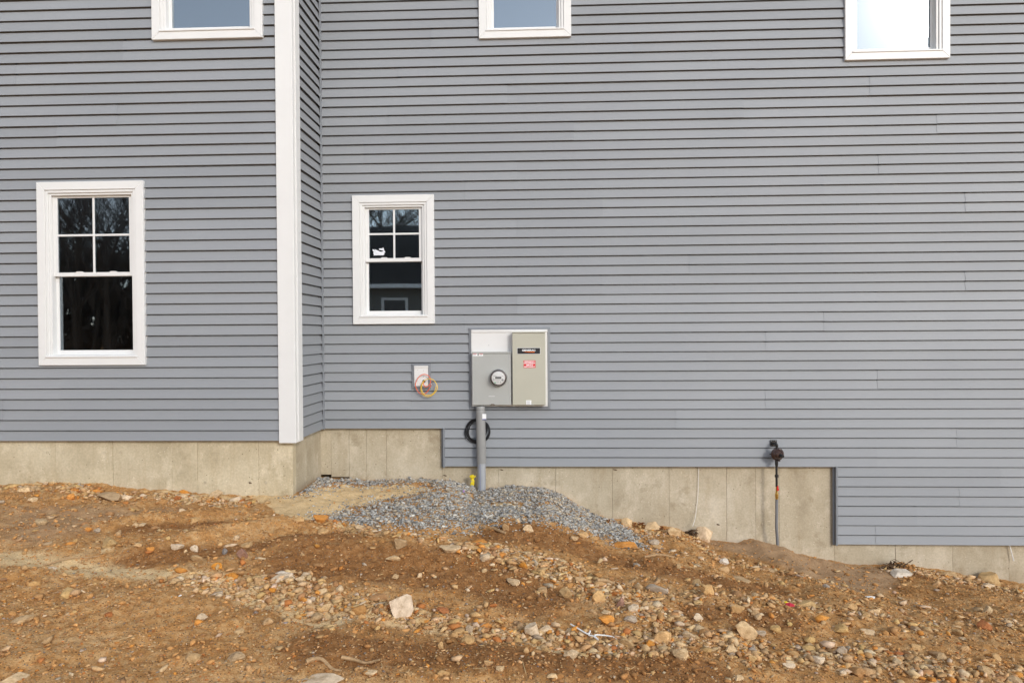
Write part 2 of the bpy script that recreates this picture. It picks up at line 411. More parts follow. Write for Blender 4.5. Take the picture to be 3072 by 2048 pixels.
RIDGES = [(B([(300,1580),(420,1568),(560,1552),(720,1538)]), 0.055, 0.11),
          (B([(420,1655),(540,1632),(680,1600),(820,1580),(980,1588)]), 0.085, 0.13),
          (B([(900,1650),(1100,1655),(1300,1662),(1450,1680),(1560,1705)]), 0.10, 0.26),
          (B([(1560,1600),(1700,1620),(1850,1660),(2000,1700)]), 0.06, 0.2),
          (B([(40,1720),(200,1712),(330,1715)]), 0.035, 0.16),
          (B([(2160,1640),(2300,1640),(2450,1690),(2620,1725)]), 0.05, 0.22),
          (B([(2150,1800),(2350,1830)]), 0.05, 0.2),
          (B([(1000,1920),(1300,1960),(1700,1985)]), 0.05, 0.3),
          (B([(0,1640),(250,1688),(500,1722),(750,1775),(950,1830)]), -0.05, 0.16),
          (B([(1000,1850),(1300,1890),(1600,1925),(1900,1945)]), -0.04, 0.2),
          (B([(1150,1635),(1400,1655),(1600,1710),(1750,1790)]), -0.02, 0.15),
          (B([(2330,1700),(2440,1722),(2560,1760)]), -0.035, 0.06)]
GRAVEL = B([(970,1434),(1100,1441),(1242,1443),(1346,1445),(1442,1468),(1546,1454),(1633,1459),(1703,1493),(1764,1534),(1830,1556),(1885,1590),(1935,1640),
            (1850,1632),(1790,1610),(1700,1592),(1600,1583),(1500,1580),(1400,1590),(1300,1588),(1150,1582),(1000,1566),(985,1545),(1080,1520),(1180,1500),
            (1290,1478),(1290,1466),(1200,1458),(1050,1458),(985,1468),(930,1490),(905,1484)])
SANDS = [(B([(0,1655),(150,1675),(300,1700)]), 0.2, 0.8), (B([(0,1650),(220,1690),(435,1714),(650,1742),(900,1800),(1010,1835)]), 0.15, 1.0),
         (B([(330,1645),(520,1612),(680,1590)]), 0.08, 0.9), (B([(290,1566),(420,1556),(600,1542)]), 0.05, 0.6),
         (B([(1546,1915),(1650,1935),(1745,1950)]), 0.06, 0.8), (B([(2290,1950),(2500,1985),(2700,2000),(2950,2020)]), 0.08, 0.55),
         (B([(1490,1512),(1560,1518)]), 0.06, 1.0), (B([(760,1478),(870,1492)]), 0.10, 1.0), (B([(0,1450),(290,1450)]), 0.03, 0.7),
         (B([(480,1478),(760,1488)]), 0.05, 0.7), (B([(0,1545),(170,1550)]), 0.06, 0.45), (B([(1060,1620),(1300,1650),(1400,1655)]), 0.08, 0.35),
         (B([(880,1775),(1000,1800),(1100,1830),(1250,1860),(1450,1890)]), 0.11, 0.6), (B([(1680,1760),(1800,1800),(1900,1840)]), 0.16, 0.35), (B([(2475,1690),(2630,1694)]), 0.05, 0.6)]
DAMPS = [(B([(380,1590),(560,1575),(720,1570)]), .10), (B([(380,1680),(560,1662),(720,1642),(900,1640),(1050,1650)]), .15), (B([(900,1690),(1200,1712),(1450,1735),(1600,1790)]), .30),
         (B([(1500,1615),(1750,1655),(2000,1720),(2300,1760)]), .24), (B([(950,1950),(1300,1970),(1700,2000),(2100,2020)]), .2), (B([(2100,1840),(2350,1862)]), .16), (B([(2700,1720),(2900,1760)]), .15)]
SANDPATCH = B([(770,1490),(905,1487),(985,1470),(1050,1460),(1200,1459),(1295,1468),(1290,1478),(1180,1500),(1080,1520),(985,1545),(930,1565),(880,1560),(830,1540)])
CLAYS = B([(2085,1612),(2200,1627),(2253,1619),(2327,1637),(2422,1668),(2560,1692),(2640,1700),(2700,1740),(2640,1770),(2520,1762),(2400,1712),(2280,1680),(2160,1652)])
CLAYL = B([(0,1520),(200,1522),(420,1530),(560,1520),(500,1545),(300,1565),(250,1600),(120,1625),(0,1620)])

def soft_in(x, y, P, w):
    d = dist_poly(x, y, np.vstack([P, P[:1]])); ins = in_poly(x, y, P)
    return sstep(0.5+np.where(ins, d, -d)/(2*w))
def terrain(x, y, fine=True):
    x = np.asarray(x, float); y = np.asarray(y, float)
    z = base_z(x, y)
    edge = np.where(x > XC, np.clip(-y, 0, None), np.clip(-JOG-y, 0, None)); e = sstep(edge/0.35)
    for P, a, s in RIDGES:
        dd = dist_poly(x, y, P); z = z+a*np.exp(-(dd/s)**2)*(0.35+0.65*e)
    g = soft_in(x, y, GRAVEL, 0.10); z = z+g*0.03*(0.3+0.7*e)
    amp = 0.45+0.55*e
    z = z+amp*(0.05*vnoise(x*1.1, y*1.1, 1)+0.032*vnoise(x*2.7, y*2.7, 2)+0.030*vnoise(x*6.3, y*6.3, 3))
    if fine:
        sm = 1-0.5*np.maximum(soft_in(x, y, CLAYS, 0.08), soft_in(x, y, SANDPATCH, 0.06))
        z = z+sm*(0.020*vnoise(x*15, y*15, 4)+0.015*vnoise(x*34, y*34, 5)+0.011*vnoise(x*75, y*75, 6))
    return z

def build_ground():
    def axis(a, b, st, far, nfar):
        core = np.arange(a, b+1e-6, st); g = np.geomspace(0.2, far, nfar)
        return core, g
    xs = np.concatenate([-6.3-np.geomspace(0.1, 170, 26)[::-1], np.arange(-6.3, 6.5, 0.024), 6.5+np.geomspace(0.1, 170, 26)])
    ys = np.concatenate([-5.6-np.geomspace(0.1, 170, 30)[::-1], np.arange(-5.6, 0.06, 0.024), 0.2+np.geomspace(0.05, 90, 10)])
    X, Y = np.meshgrid(xs, ys); Zt = terrain(X, Y)
    nx, ny = len(xs), len(ys)
    v = np.stack([X.ravel(), Y.ravel(), Zt.ravel()], 1)
    i = np.arange(nx*ny).reshape(ny, nx)
    f = np.stack([i[:-1, :-1].ravel(), i[:-1, 1:].ravel(), i[1:, 1:].ravel(), i[1:, :-1].ravel()], 1)
    me = bpy.data.meshes.new('ground'); me.vertices.add(len(v)); me.vertices.foreach_set('co', v.ravel().astype(np.float32))
    me.loops.add(f.size); me.loops.foreach_set('vertex_index', f.ravel().astype(np.int32))
    me.polygons.add(len(f)); me.polygons.foreach_set('loop_start', (np.arange(len(f))*4).astype(np.int32))
    me.update(calc_edges=True); me.shade_smooth()
    s = sand_mask(X.ravel(), Y.ravel()); c = np.maximum(soft_in(X.ravel(), Y.ravel(), CLAYS, 0.10), 0.75*soft_in(X.ravel(), Y.ravel(), CLAYL, 0.18))
    a = me.attributes.new('sand', 'FLOAT', 'POINT'); a.data.foreach_set('value', s.astype(np.float32))
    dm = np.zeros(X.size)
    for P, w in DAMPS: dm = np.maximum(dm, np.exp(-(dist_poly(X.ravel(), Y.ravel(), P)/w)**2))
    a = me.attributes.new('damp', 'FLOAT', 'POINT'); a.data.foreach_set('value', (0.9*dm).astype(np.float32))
    a = me.attributes.new('clay', 'FLOAT', 'POINT'); a.data.foreach_set('value', c.astype(np.float32))
    me.materials.append(M['ground'])
    o = bpy.data.objects.new('ground', me); link(o); tag(o, 'bare brown dirt and sand churned into ruts before the house', 'ground', kind='structure')
    return o
def sand_mask(x, y):
    s = np.zeros(np.shape(x))
    wx = x+0.10*vnoise(x*4, y*4, 8); wy = y+0.10*vnoise(x*4, y*4, 9)
    for P, w, a in SANDS: s = np.maximum(s, a*np.exp(-(dist_poly(wx, wy, P)/w)**2))
    return np.maximum(s, soft_in(wx, wy, SANDPATCH, 0.05))
build_ground()

# ------------------------------------------------------------------ the house
HC = 0.1016
house = empty('house', (0, 0, 0), 'two storey house in grey lap siding with white window trim on a concrete foundation', 'house')
YL = -JOG
X_STEP1 = float(np.mean([at(1331, 1292)[0], at(1334, 1400)[0]]))
X_STEP2 = float(np.mean([at(2504, 1405)[0], at(2506, 1625)[0]]))
X_CORNER_L = float(np.mean([at(828, 0, YL)[0], at(836, 683, YL)[0], at(843, 1320, YL)[0]]))
X_CORNER_R = float(np.mean([at(873, 0, YL)[0], at(880, 683, YL)[0], at(888, 1320, YL)[0]]))
XRET = X_CORNER_R-0.024                  # plane of the return wall
X_MAIN0, X_MAIN1, X_LEFT0 = XRET, 6.6, -6.4
TOP = 6.1

def wrect(tl, tr, br, bl, Y):
    P = [XZ(u*1.3061, v*1.3061, Y) for u, v in (tl, tr, br, bl)]
    return ((P[0][0]+P[3][0])/2, (P[1][0]+P[2][0])/2, (P[2][1]+P[3][1])/2, (P[0][1]+P[1][1])/2)
YC = -0.060
WINS = []
w1 = wrect((81,420), (327,413), (333,837), (90,840), YL+YC)
w2 = wrect((808,449), (996,446), (998,743), (811,745), YC)
def upper(bl, br, Y, H):
    a = XZ(bl[0]*1.3061, bl[1]*1.3061, Y); b = XZ(br[0]*1.3061, br[1]*1.3061, Y); z = (a[1]+b[1])/2
    return (a[0], b[0], z, z+H)
w3 = upper((348,93), (602,84), YL+YC, 1.45); w4 = upper((1100,89), (1312,83), YC, 1.45); w5 = upper((1942,137), (2183,134), YC, 1.45)
WINS = [('L', w1, 'large double hung window with dark glass, left of the white corner board'),
        ('M', w2, 'double hung window with a torn sticker on its glass above the small utility block'),
        ('L', w3, 'upper window in the left wing showing plain blue grey sky'),
        ('M', w4, 'upper middle window showing pale blue sky'),
        ('M', w5, 'upper window with the blazing white sun glare in its glass')]
INSET = 0.045
holes_M = [(a+INSET, b-INSET, c+INSET, d-INSET) for k, (a, b, c, d), _ in WINS if k == 'M']
holes_L = [(a+INSET, b-INSET, c+INSET, d-INSET) for k, (a, b, c, d), _ in WINS if k == 'L']

def rect_minus(x0, x1, z0, z1, holes):
    xs = sorted({x0, x1, *[min(max(h[i], x0), x1) for h in holes for i in (0, 1)]})
    out = []
    for a, b in zip(xs[:-1], xs[1:]):
        if b-a < 1e-5: continue
        m = (a+b)/2; segs = [(z0, z1)]
        for h in holes:
            if h[0]-1e-6 < m < h[1]+1e-6:
                ns = []
                for s, t in segs:
                    if h[3] <= s or h[2] >= t: ns.append((s, t)); continue
                    if h[2] > s: ns.append((s, h[2]))
                    if h[3] < t: ns.append((h[3], t))
                segs = ns
        out += [(a, b, s, t) for s, t in segs if t-s > 1e-4]
    return out

wall_main = MB()
for a, b, s, t in rect_minus(X_MAIN0-0.1, X_MAIN1, 0.0, TOP, holes_M): wall_main.box(a, b, 0.0, 0.15, s, t)
wall_main.box(X_STEP1, X_MAIN1, 0.0, 0.15, -4*HC, 0.0); wall_main.box(X_STEP2, X_MAIN1, 0.0, 0.15, -12*HC, -4*HC)
wall_main = wall_main.build('wall', M['wrap'], house)
wall_left = MB()
for a, b, s, t in rect_minus(X_LEFT0, XRET, 0.0, TOP, holes_L): wall_left.box(a, b, YL, YL+0.15, s, t)
wall_left = wall_left.build('wall', M['wrap'], house)
wall_ret = MB().box(XRET-0.15, XRET, YL+0.15, -0.001, 0.0, TOP).build('wall', M['wrap'], house)

Y_BUTT, Y_TOP, CAV, SHADE_SLOT = -0.0365, -0.0165, 0.034, 0.0125  # butt deepened and slot added to trap light and darken the lap lines
def yface(z, zb): return Y_BUTT+(Y_TOP-Y_BUTT)*min((z-zb)/HC, 1.0)
def course(mb, x0, x1, zb, s, t, dy, dz, sl):
    """one lap between heights s..t: a thin skin whose lower lip hangs over a slot added to shade the lap line (hollow behind)"""
    full = abs(s-zb) < 1e-6 and t-zb > CAV+.004
    top = abs(t-(zb+HC)) < 1e-6
    if top and t-s > SHADE_SLOT+.004: poly = [(yface(s, zb), s), (yface(t-SHADE_SLOT, zb), t-SHADE_SLOT), (-0.002, t-SHADE_SLOT-.001), (-0.002, t+CAV-.004), (0.0, t+CAV-.004)]
    else: poly = [(yface(s, zb), s), (yface(t, zb), t), (0.0, t)]
    if full: poly += [(0.0, zb+CAV), (yface(zb+CAV, zb)+.0022, zb+CAV), (Y_BUTT+.0022, zb)]
    else: poly.append((0.0, s))
    poly = [((y+dy) if y < -.003 else y, z+dz) for y, z in poly]; xm = (x0+x1)/2
    n = len(poly); v = [(x0, y, z+sl*x0) for y, z in poly]+[(x1, y, z+sl*x1) for y, z in poly]
    f = [(i, (i+1) % n, n+(i+1) % n, n+i) for i in range(n)]+[tuple(range(n))[::-1], tuple(range(n, 2*n))]
    mb.add(v, f)
def siding(wall, Y, x0, x1, row0, row1, joints, holes, rnd, xform=None):
    for row in range(row0, row1):
        js = [j for r, j in joints if r == row and x0+0.05 < j < x1-0.05 and not any(h[0]-.1 < j < h[1]+.1 and h[2] < (2*row+2)*HC and h[3] > 2*row*HC for h in holes)]
        cut = [h for h in holes if h[2] <= 2*row*HC+1e-4 and h[3] >= (2*row+2)*HC-1e-4 and h[0] > x0]
        ed = sorted([x0, x1]+js+[e for h in cut for e in h[:2]])
        for k, (a, b) in enumerate(zip(ed[:-1], ed[1:])):
            if any(h[0] < (a+b)/2 < h[1] for h in cut): continue
            mb = MB(); dy = -0.0028*((k+row) % 2)-rnd.uniform(0, 0.0008); sl = rnd.uniform(-.0005, .0005); dz = rnd.uniform(-0.0012, 0.0012)-sl*(a+b)/2
            aa = a-(0.02 if a in js and (k+row) % 2 == 0 else 0); bb = b+(0.02 if b in js and (k+row) % 2 == 0 else 0)
            for c in (0, 1):
                zb = (2*row+c)*HC
                for p, q, s, t in rect_minus(aa, bb, zb, zb+HC, holes): course(mb, p, q, zb, s, t, dy, dz, sl)
            if not mb.v: continue
            if xform: mb.v = [xform(p) for p in mb.v]
            else: mb.v = [(x, y+Y, z) for x, y, z in mb.v]
            mb.build('siding_panel', M['siding'], wall)
J = []
def joints(pts, ou, ov, Y=0.0):
    out = []
    for x, y in pts:
        X, Zw = XZ(x/2.297+ou, y/2.297+ov, Y); out.append((math.floor(Zw/(2*HC)), X))
    return out
JM = joints([(620,270),(2003,345),(393,540),(1143,650),(322,800),(1600,905),(160,1068),(1210,1180),(852,1318),(1798,1430),(1208,1535)], 1024, 0)
JM += joints([(1795,395),(1213,535),(855,640),(478,1195),(1755,1420),(2302,1350)], 1024, 683)
JM += joints([(730,205),(492,480),(1280,595),(415,750),(1740,862),(245,1018),(1340,1138),(965,1280),(1935,1400),(1340,1540)], 2048, 0)
JM += joints([(622,118),(40,255),(1935,375),(1335,545),(965,650),(567,815),(157,922),(1333,1048),(563,1185),(1877,1440)], 2048, 683)
JM += joints([(2180,165),(1895,300),(1605,400),(1320,535),(1332,40)], 2048, 1366) + joints([(1228,45)], 1024, 1366)
JL = joints([(860,355),(122,540),(815,795),(405,952),(10,1113)], 0, 0, YL) + joints([(432,1110),(37,1250)], 0, 683, YL)
rs = random.Random(5)
siding(wall_main, 0.0, XC+0.012, X_MAIN1, 0, 25, JM, holes_M, rs)
siding(wall_main, 0.0, X_STEP1+0.012, X_MAIN1, -2, 0, JM, holes_M, rs)
siding(wall_main, 0.0, X_STEP2+0.012, X_MAIN1, -6, -2, JM, holes_M, rs)
siding(wall_left, YL, X_LEFT0, X_CORNER_L+0.004, 0, 25, JL, holes_L, rs)
# return wall: laps run along y; local x -> world y, local -y -> world +x
siding(wall_ret, 0.0, YL+0.16, -0.012, 0, 25, [], [], rs, xform=lambda p: (XRET-p[1], p[0], p[2]))
# trim strips in the siding colour
MB().box(XC-0.006, XC+0.013, -0.050, -0.001, -0.008, 5.05).build('inside_corner_strip', M['grey_trim'], house, 0.003)
def jstrip(x, z0, z1):
    o = MB().box(x-0.028, x-0.008, -0.012, 0.0, z0-0.012, z1).box(x-0.008, x+0.012, -0.045, -0.001, z0-0.012, z1-0.002)
    o.build('channel_strip', M['grey_trim'], house, 0.002)
jstrip(X_STEP1, -4*HC, 0.006); jstrip(X_STEP2, -12*HC, -4*HC+0.006)
# white corner board (L shaped)
cb = MB().box(X_CORNER_L, X_CORNER_R+0.020, YL-0.050, YL-0.001, -0.022, 5.2)
cb.box(X_CORNER_R-0.010, X_CORNER_R+0.020, YL-0.001, YL+0.135, -0.022, 5.2)
cb = cb.build('corner_board', M['trim'], house, 0.003)
MB().box(X_CORNER_R+0.020, X_CORNER_R+0.031, YL+0.008, YL+0.128, -0.018, 5.19).build('corner_board_bead', M['trim'], cb, 0.002)
# roof above the frame
def roof():
    ov = 0.35; r = MB()
    r.add([(X_LEFT0-.3, YL-ov, TOP), (XRET+.3, YL-ov, TOP), (XRET+.3, 9, TOP), (X_LEFT0-.3, 9, TOP), (X_LEFT0-.3, 4, TOP+2.6), (XRET+.3, 4, TOP+2.6)],
          [(0, 3, 2, 1), (0, 1, 5, 4), (2, 3, 4, 5), (1, 2, 5), (0, 4, 3)])
    r.add([(XRET+.31, -ov, TOP), (X_MAIN1+.3, -ov, TOP), (X_MAIN1+.3, 9, TOP), (XRET+.31, 9, TOP), (XRET+.31, 4, TOP+2.3), (X_MAIN1+.3, 4, TOP+2.3)],
          [(0, 3, 2, 1), (0, 1, 5, 4), (2, 3, 4, 5), (1, 2, 5), (0, 4, 3)])
    r.build('roof', M['shingle'], house)
    w = MB().box(X_LEFT0, X_LEFT0+.15, YL+.15, 8, -2.6, TOP-.001).box(X_MAIN1-.15, X_MAIN1, .151, 8, -2.6, TOP-.001).box(X_LEFT0+.15, X_MAIN1-.15, 7.85, 8, -2.6, TOP-.001)
    w.build('wall', M['wrap'], house)
roof()

# foundation, poured in form panels
found = MB().box(X_LEFT0+.01, XRET-0.06, YL+0.10, YL+0.22, -2.4, -0.001)
found.box(X_STEP1+.3, X_MAIN1-.01, 0.10, 0.22, -2.8, -4*HC-0.001)
found = found.build('foundation', M['concrete'], house)
rf = random.Random(9)
def fpanel(x0, x1, y0, z0, z1, gap=0.0009, mat='concrete'):
    d = rf.uniform(-0.0025, 0.0025)
    MB().box(x0+gap, x1-gap, y0+d, y0+0.09, z0, z1).build('foundation_panel', M[mat], found, 0.0016)
YFM, YFL = 0.020, YL+0.020
sl = [168, 339, 518, 593, 776]
XFR = XRET-0.014
ed = [X_LEFT0]+[at(-190, 1400, YFL)[0]]+[at(u, 1400, YFL)[0] for u in sl]+[XFR]
for a, b in zip(ed[:-1], ed[1:]): fpanel(a, b, YFL, -2.4, 0.004, mat='concrete_warm')
# return side: panels face +x
def rpanel(y0, y1):
    d = rf.uniform(-0.003, 0.003)
    MB().box(XFR-0.09, XFR+d, y0+0.002, y1-0.002, -2.4, 0.004).build('foundation_panel', M['concrete'], found, 0.0016)
rpanel(YFL+0.092, YL+0.40); rpanel(YL+0.40, YFM-0.001)
sm_ = [994, 1048, 1100, 1160, 1327, 1496, 1666, 1837, 2007, 2180, 2267, 2337, 2513, 2686, 2858, 3027]
xe = [XFR-0.004]+[at(u, 1420, YFM)[0] for u in sm_]+[X_MAIN1]
edges = sorted(set(xe+[X_STEP1+0.002, X_STEP2+0.002]))
edges = [e for i, e in enumerate(edges) if i == 0 or e-edges[i-1] > 0.06 or e in (X_STEP1+0.002, X_STEP2+0.002)]
for i, (a, b) in enumerate(zip(edges[:-1], edges[1:])):
    if b-a < 0.015: continue
    m = (a+b)/2; z1 = 0.004 if m < X_STEP1 else (-4*HC+0.004 if m < X_STEP2 else -12*HC+0.004)
    z0 = -2.8
    if i == 0: z0 = at(975, 1424)[2]
    if i == 1: z0 = at(1010, 1431)[2]
    fpanel(a, b, YFM, z0, z1, 0.0006 if (a == X_STEP1+0.002 or b == X_STEP1+0.002) else 0.0009)

def tie(u, v, Y, r=.011):
    p = at(u, v, Y); a = random.Random(int(u*7+v))
    MB().lathe((p[0], Y+.004, p[2]), (0, -1, 0), [(0, r*1.35), (.006, r*1.25), (.0065, r*.8), (.004, r*.7)], 10).build('form_tie', M['concrete'], found)
    if a.random() < .35: MB().tube([(p[0]-.02+a.uniform(-.01, .01), Y-.001, p[2]+.003), (p[0], Y-.004, p[2]-.002), (p[0]+.018, Y-.001, p[2]-.006)], [.003, .006, .003], 6).build('rust_bit', M['root'], found)
for u in (168, 339, 593, 776):
    for d in (-26, 22): tie(u+d, 1357 if u < 400 else 1447, YFL)
for u in (2180, 2267, 2337):
    for d in (-26, 20): tie(u+d, 1572, YFM)
for u in (1160, 1327, 1496, 1837, 2007): tie(u+9, 1425 if u < 1400 else 1408, YFM, .008)
# ------------------------------------------------------------------ windows
def ring(mb, x0, x1, z0, z1, wl, wr, wb, wt, y0, y1):
    mb.box(x0, x0+wl, y0, y1, z0, z1); mb.box(x1-wr, x1, y0, y1, z0, z1)
    mb.box(x0+wl, x1-wr, y0, y1, z0, z0+wb); mb.box(x0+wl, x1-wr, y0, y1, z1-wt, z1)
def mitred(mb, x0, x1, z0, z1, w, y0, y1):
    O = [(x0, z0), (x1, z0), (x1, z1), (x0, z1)]; I = [(x0+w, z0+w), (x1-w, z0+w), (x1-w, z1-w), (x0+w, z1-w)]
    for i in range(4):
        j = (i+1) % 4
        mb.prism_y([O[i], O[j], I[j], I[i]], y0, y1)
def window(rect, Yp, label, grid=True):
    x0, x1, z0, z1 = rect
    w = empty('window', (x0, Yp, z0), parent=house); w['label'] = label
    # casing: four mitred boards
    O = [(x0, z0), (x1, z0), (x1, z1), (x0, z1)]; c = 0.078; I = [(x0+c, z0+c), (x1-c, z0+c), (x1-c, z1-c), (x0+c, z1-c)]
    e = 0.0004
    for i in range(4):
        j = (i+1) % 4
        def sh(p, q, t): return (p[0]+(q[0]-p[0])*t, p[1]+(q[1]-p[1])*t)
        L = math.hypot(O[j][0]-O[i][0], O[j][1]-O[i][1]); t = e/L
        MB().prism_y([sh(O[i], O[j], t), sh(O[j], O[i], t), sh(I[j], I[i], t), sh(I[i], I[j], t)], Yp-0.060, Yp-0.0005).build('casing', M['trim'], w, 0.0025)
    a0, a1, b0, b1 = x0+c, x1-c, z0+c, z1-c
    f = MB(); ring(f, a0+.001, a1-.001, b0+.001, b1-.001, .026, .026, .016, .026, Yp-0.050, Yp+0.10)
    f.box(a0-.004, a1+.004, Yp-0.070, Yp-0.051, b0-.004, b0+.012)
    f = f.build('frame', M['trim'], w, 0.0025)
    g = MB(); ring(g, a0+.027, a1-.027, b0+.017, b1-.027, .024, .024, .004, .022, Yp-0.036, Yp+0.10); g.build('frame_stop', M['trim'], f, 0.002)
    s0, s1 = a0+.051, a1-.051; sb, stp = b0+.021, b1-.049; zm = z0+(z1-z0)*0.487
    # upper sash (outer plane)
    up = MB(); ring(up, s0, s1, zm, stp, .040, .040, .038, .020, Yp-0.008, Yp+0.024); up = up.build('upper_sash', M['trim'], w, 0.002)
    ux0, ux1, uz0, uz1 = s0+.040, s1-.040, zm+.038, stp-.020
    if grid:
        xm, zmid = (ux0+ux1)/2, (uz0+uz1)/2
        MB().box(xm-.010, xm+.010, Yp-0.002, Yp+0.014, uz0-.001, uz1+.001).build('muntin', M['trim'], up, 0.002)
        MB().box(ux0-.001, ux1+.001, Yp-0.0015, Yp+0.0135, zmid-.010, zmid+.010).build('muntin', M['trim'], up, 0.002)
        for (p, q) in ((ux0, xm-.0102), (xm+.0102, ux1)):
            for (s, t) in ((uz0, zmid-.0102), (zmid+.0102, uz1)):
                MB().box(p-.001, q+.001, Yp+0.004, Yp+0.009, s-.001, t+.001).build('pane', M['glass'], up)
    else:
        MB().box(ux0-.002, ux1+.002, Yp+0.004, Yp+0.009, uz0-.002, uz1+.002).build('pane', M['glass'], up)
    for k in (0.30, 0.77):
        xk = ux0+(ux1-ux0)*k; MB().prism_y([(xk-.040, uz0-.002), (xk+.040, uz0-.002), (xk+.026, uz0+.009), (xk-.026, uz0+.009)], Yp-0.010, Yp+0.004).build('sash_keeper', M['trim'], up, 0.001)
    # lower sash (inner plane)
    lo = MB(); ring(lo, s0-.014, s1+.014, sb, zm+.030, .038, .038, .045, .030, Yp+0.028, Yp+0.060); lo = lo.build('lower_sash', M['trim'], w, 0.002)
    MB().box(s0+.022, s1-.022, Yp+0.040, Yp+0.045, sb+.043, zm+.002).build('pane', M['glass'], lo)
    # interior lining and a dark room
    ln = MB(); ring(ln, a0+.012, a1-.012, b0+.012, b1-.012, .045, .045, .03, .03, Yp+0.102, Yp+0.19); ln.build('jamb_liner', M['liner'], w)
    rm = MB(); X0, X1, Z0, Z1, Y0, Y1 = x0-.5, min(x1+.5, XRET-.2 if Yp < -.1 else 99), z0-.75, z1+.35, Yp+0.192, Yp+2.6
    rm.add([(X0,Y0,Z0),(X1,Y0,Z0),(X1,Y1,Z0),(X0,Y1,Z0),(X0,Y0,Z1),(X1,Y0,Z1),(X1,Y1,Z1),(X0,Y1,Z1)], [(0,1,2,3),(4,7,6,5),(1,5,6,2),(2,6,7,3),(3,7,4,0)])
    fr = [(X0, X1, Z0, Z1)]
    for p, q, s, t in rect_minus(X0, X1, Z0, Z1, [(a0+.03, a1-.03, b0+.03, b1-.03)]): rm.add([(p,Y0,s),(q,Y0,s),(q,Y0,t),(p,Y0,t)], [(0,1,2,3)])
    rm.build('room', M['room_light' if z0 > 3 and x0 < 1 else 'room'], w)
    return w, (ux0, ux1, uz0, uz1), (s0+.024, s1-.024, sb+.045, zm)
W = []
for k, (kind, r, lab) in enumerate(WINS): W.append(window(r, YL if kind == 'L' else 0.0, lab, k < 2))
# torn sticker on the middle window's glass, sawn block behind the left window's
mw, up_r, lo_r = W[1]
def mmpos(px, py): # mm grid of the close view of that window
    return w2[0]+(px-88)/1000*(w2[1]-w2[0])/0.877, w2[3]-(py-84)/1000*(w2[3]-w2[2])/1.385
st = [(290,655),(318,668),(312,655),(350,672),(372,684),(395,684),(412,676),(362,662),(360,650),(398,648),(405,636),(412,650),(416,668),(430,690),(415,700),(420,712),(405,724),(350,722),(300,724),(308,712),(296,700),(306,690),(294,676)]
MB().prism_y([mmpos(*p) for p in st], 0.0025, 0.0036).build('torn_sticker', plain('torn_paper', (0.72, 0.74, 0.78), 0.7, 0.2, var=0.12, scale=40), mw)
lw, lup, llo = W[0]
bx = llo[0]+0.02
blk = MB().box(bx, bx+0.085, YL+0.20, YL+0.26, llo[3]-0.245, llo[3]-0.155).build('wood_block', M['raw_wood'], None, 0.003, base=(bx+.04, YL+.23, llo[3]-.245))
tag(blk, 'small sawn wood block seen through the lower pane of the left window', 'wood block')

# ------------------------------------------------------------------ text helper
def text_mesh(name, body, size, mat, parent, x, y, z, sx=1.0, bold=0.0):
    cu = bpy.data.curves.new(name, 'FONT'); cu.body = body; cu.size = size; cu.align_x = 'CENTER'; cu.align_y = 'CENTER'
    cu.offset = bold; cu.extrude = 0.0002; cu.resolution_u = 3
    t = bpy.data.objects.new(name, cu); COL.objects.link(t); bpy.context.view_layer.update()
    me = bpy.data.meshes.new_from_object(t.evaluated_get(bpy.context.evaluated_depsgraph_get()))
    bpy.data.objects.remove(t); bpy.data.curves.remove(cu)
    base = Vector((0, 0, 0)); q = parent
    while q is not None: base = base+q.location; q = q.parent
    for v in me.vertices:
        c = v.co.copy(); v.co = Vector((x+c.x*sx, y-c.z, z+c.y))-base
    me.materials.clear(); me.materials.append(mat); me.name = name
    o = bpy.data.objects.new(name, me); link(o, parent); return o

# ------------------------------------------------------------------ utility panel on the wall
Z4 = lambda x, y, Y=0.0: XZ(1200+x/4.9, 960+y/4.9, Y)        # close view of the panel
def zr(x0, y0, x1, y1, Y=0.0):
    a = Z4(x0, y0, Y); b = Z4(x1, y1, Y); return a[0], b[0], b[1], a[1]
def frame_block(name, fl, bd, label, cat):
    x0, x1, z0, z1 = fl; p0, p1, q0, q1 = bd
    t = empty(name, (x0, 0, z0), label, cat)
    for i, (a, b, c, d) in enumerate([(x0, p0, z0, z1), (p1, x1, z0, z1), (p0, p1, z0, q0), (p0, p1, q1, z1)]):
        pass
    f = MB(); O = [(x0, z0), (x1, z0), (x1, z1), (x0, z1)]; I = [(p0, q0), (p1, q0), (p1, q1), (p0, q1)]
    for i in range(4):
        j = (i+1) % 4
        v = [(O[i][0], -0.0405, O[i][1]), (O[j][0], -0.0405, O[j][1]), (I[j][0], -0.0465, I[j][1]), (I[i][0], -0.0465, I[i][1]),
             (O[i][0], 0.0, O[i][1]), (O[j][0], 0.0, O[j][1]), (I[j][0], 0.0, I[j][1]), (I[i][0], 0.0, I[i][1])]
        f.add(v, [(0,1,2,3), (7,6,5,4), (0,4,5,1), (2,6,7,3), (1,5,6,2), (3,7,4,0)])
    f.build('flange', M['grey_trim'], t, 0.0015)
    b = MB().box(p0+.002, p1-.002, -0.044, -0.001, q0+.002, q1-.002).build('board', M['board'], t, 0.002)
    return t, b
big, bigb = frame_block('mounting_block', zr(1012, 115, 2213, 1312, -0.02), zr(1045, 140, 2174, 1268, -0.03),
                        'large white mounting board in a grey flange behind the electric boxes', 'mounting block')
a = zr(1050, 142, 2168, 176, -0.033)
MB().box(a[0], a[1], -0.052, -0.0442, a[2], a[3]).build('top_rail', M['board'], bigb, 0.003)
p = Z4(1307, 370, -.03); MB().lathe((p[0], -0.0440, p[1]), (0, -1, 0), [(0, .004), (.0015, .004)], 12).build('screw', M['grey_print'], bigb)
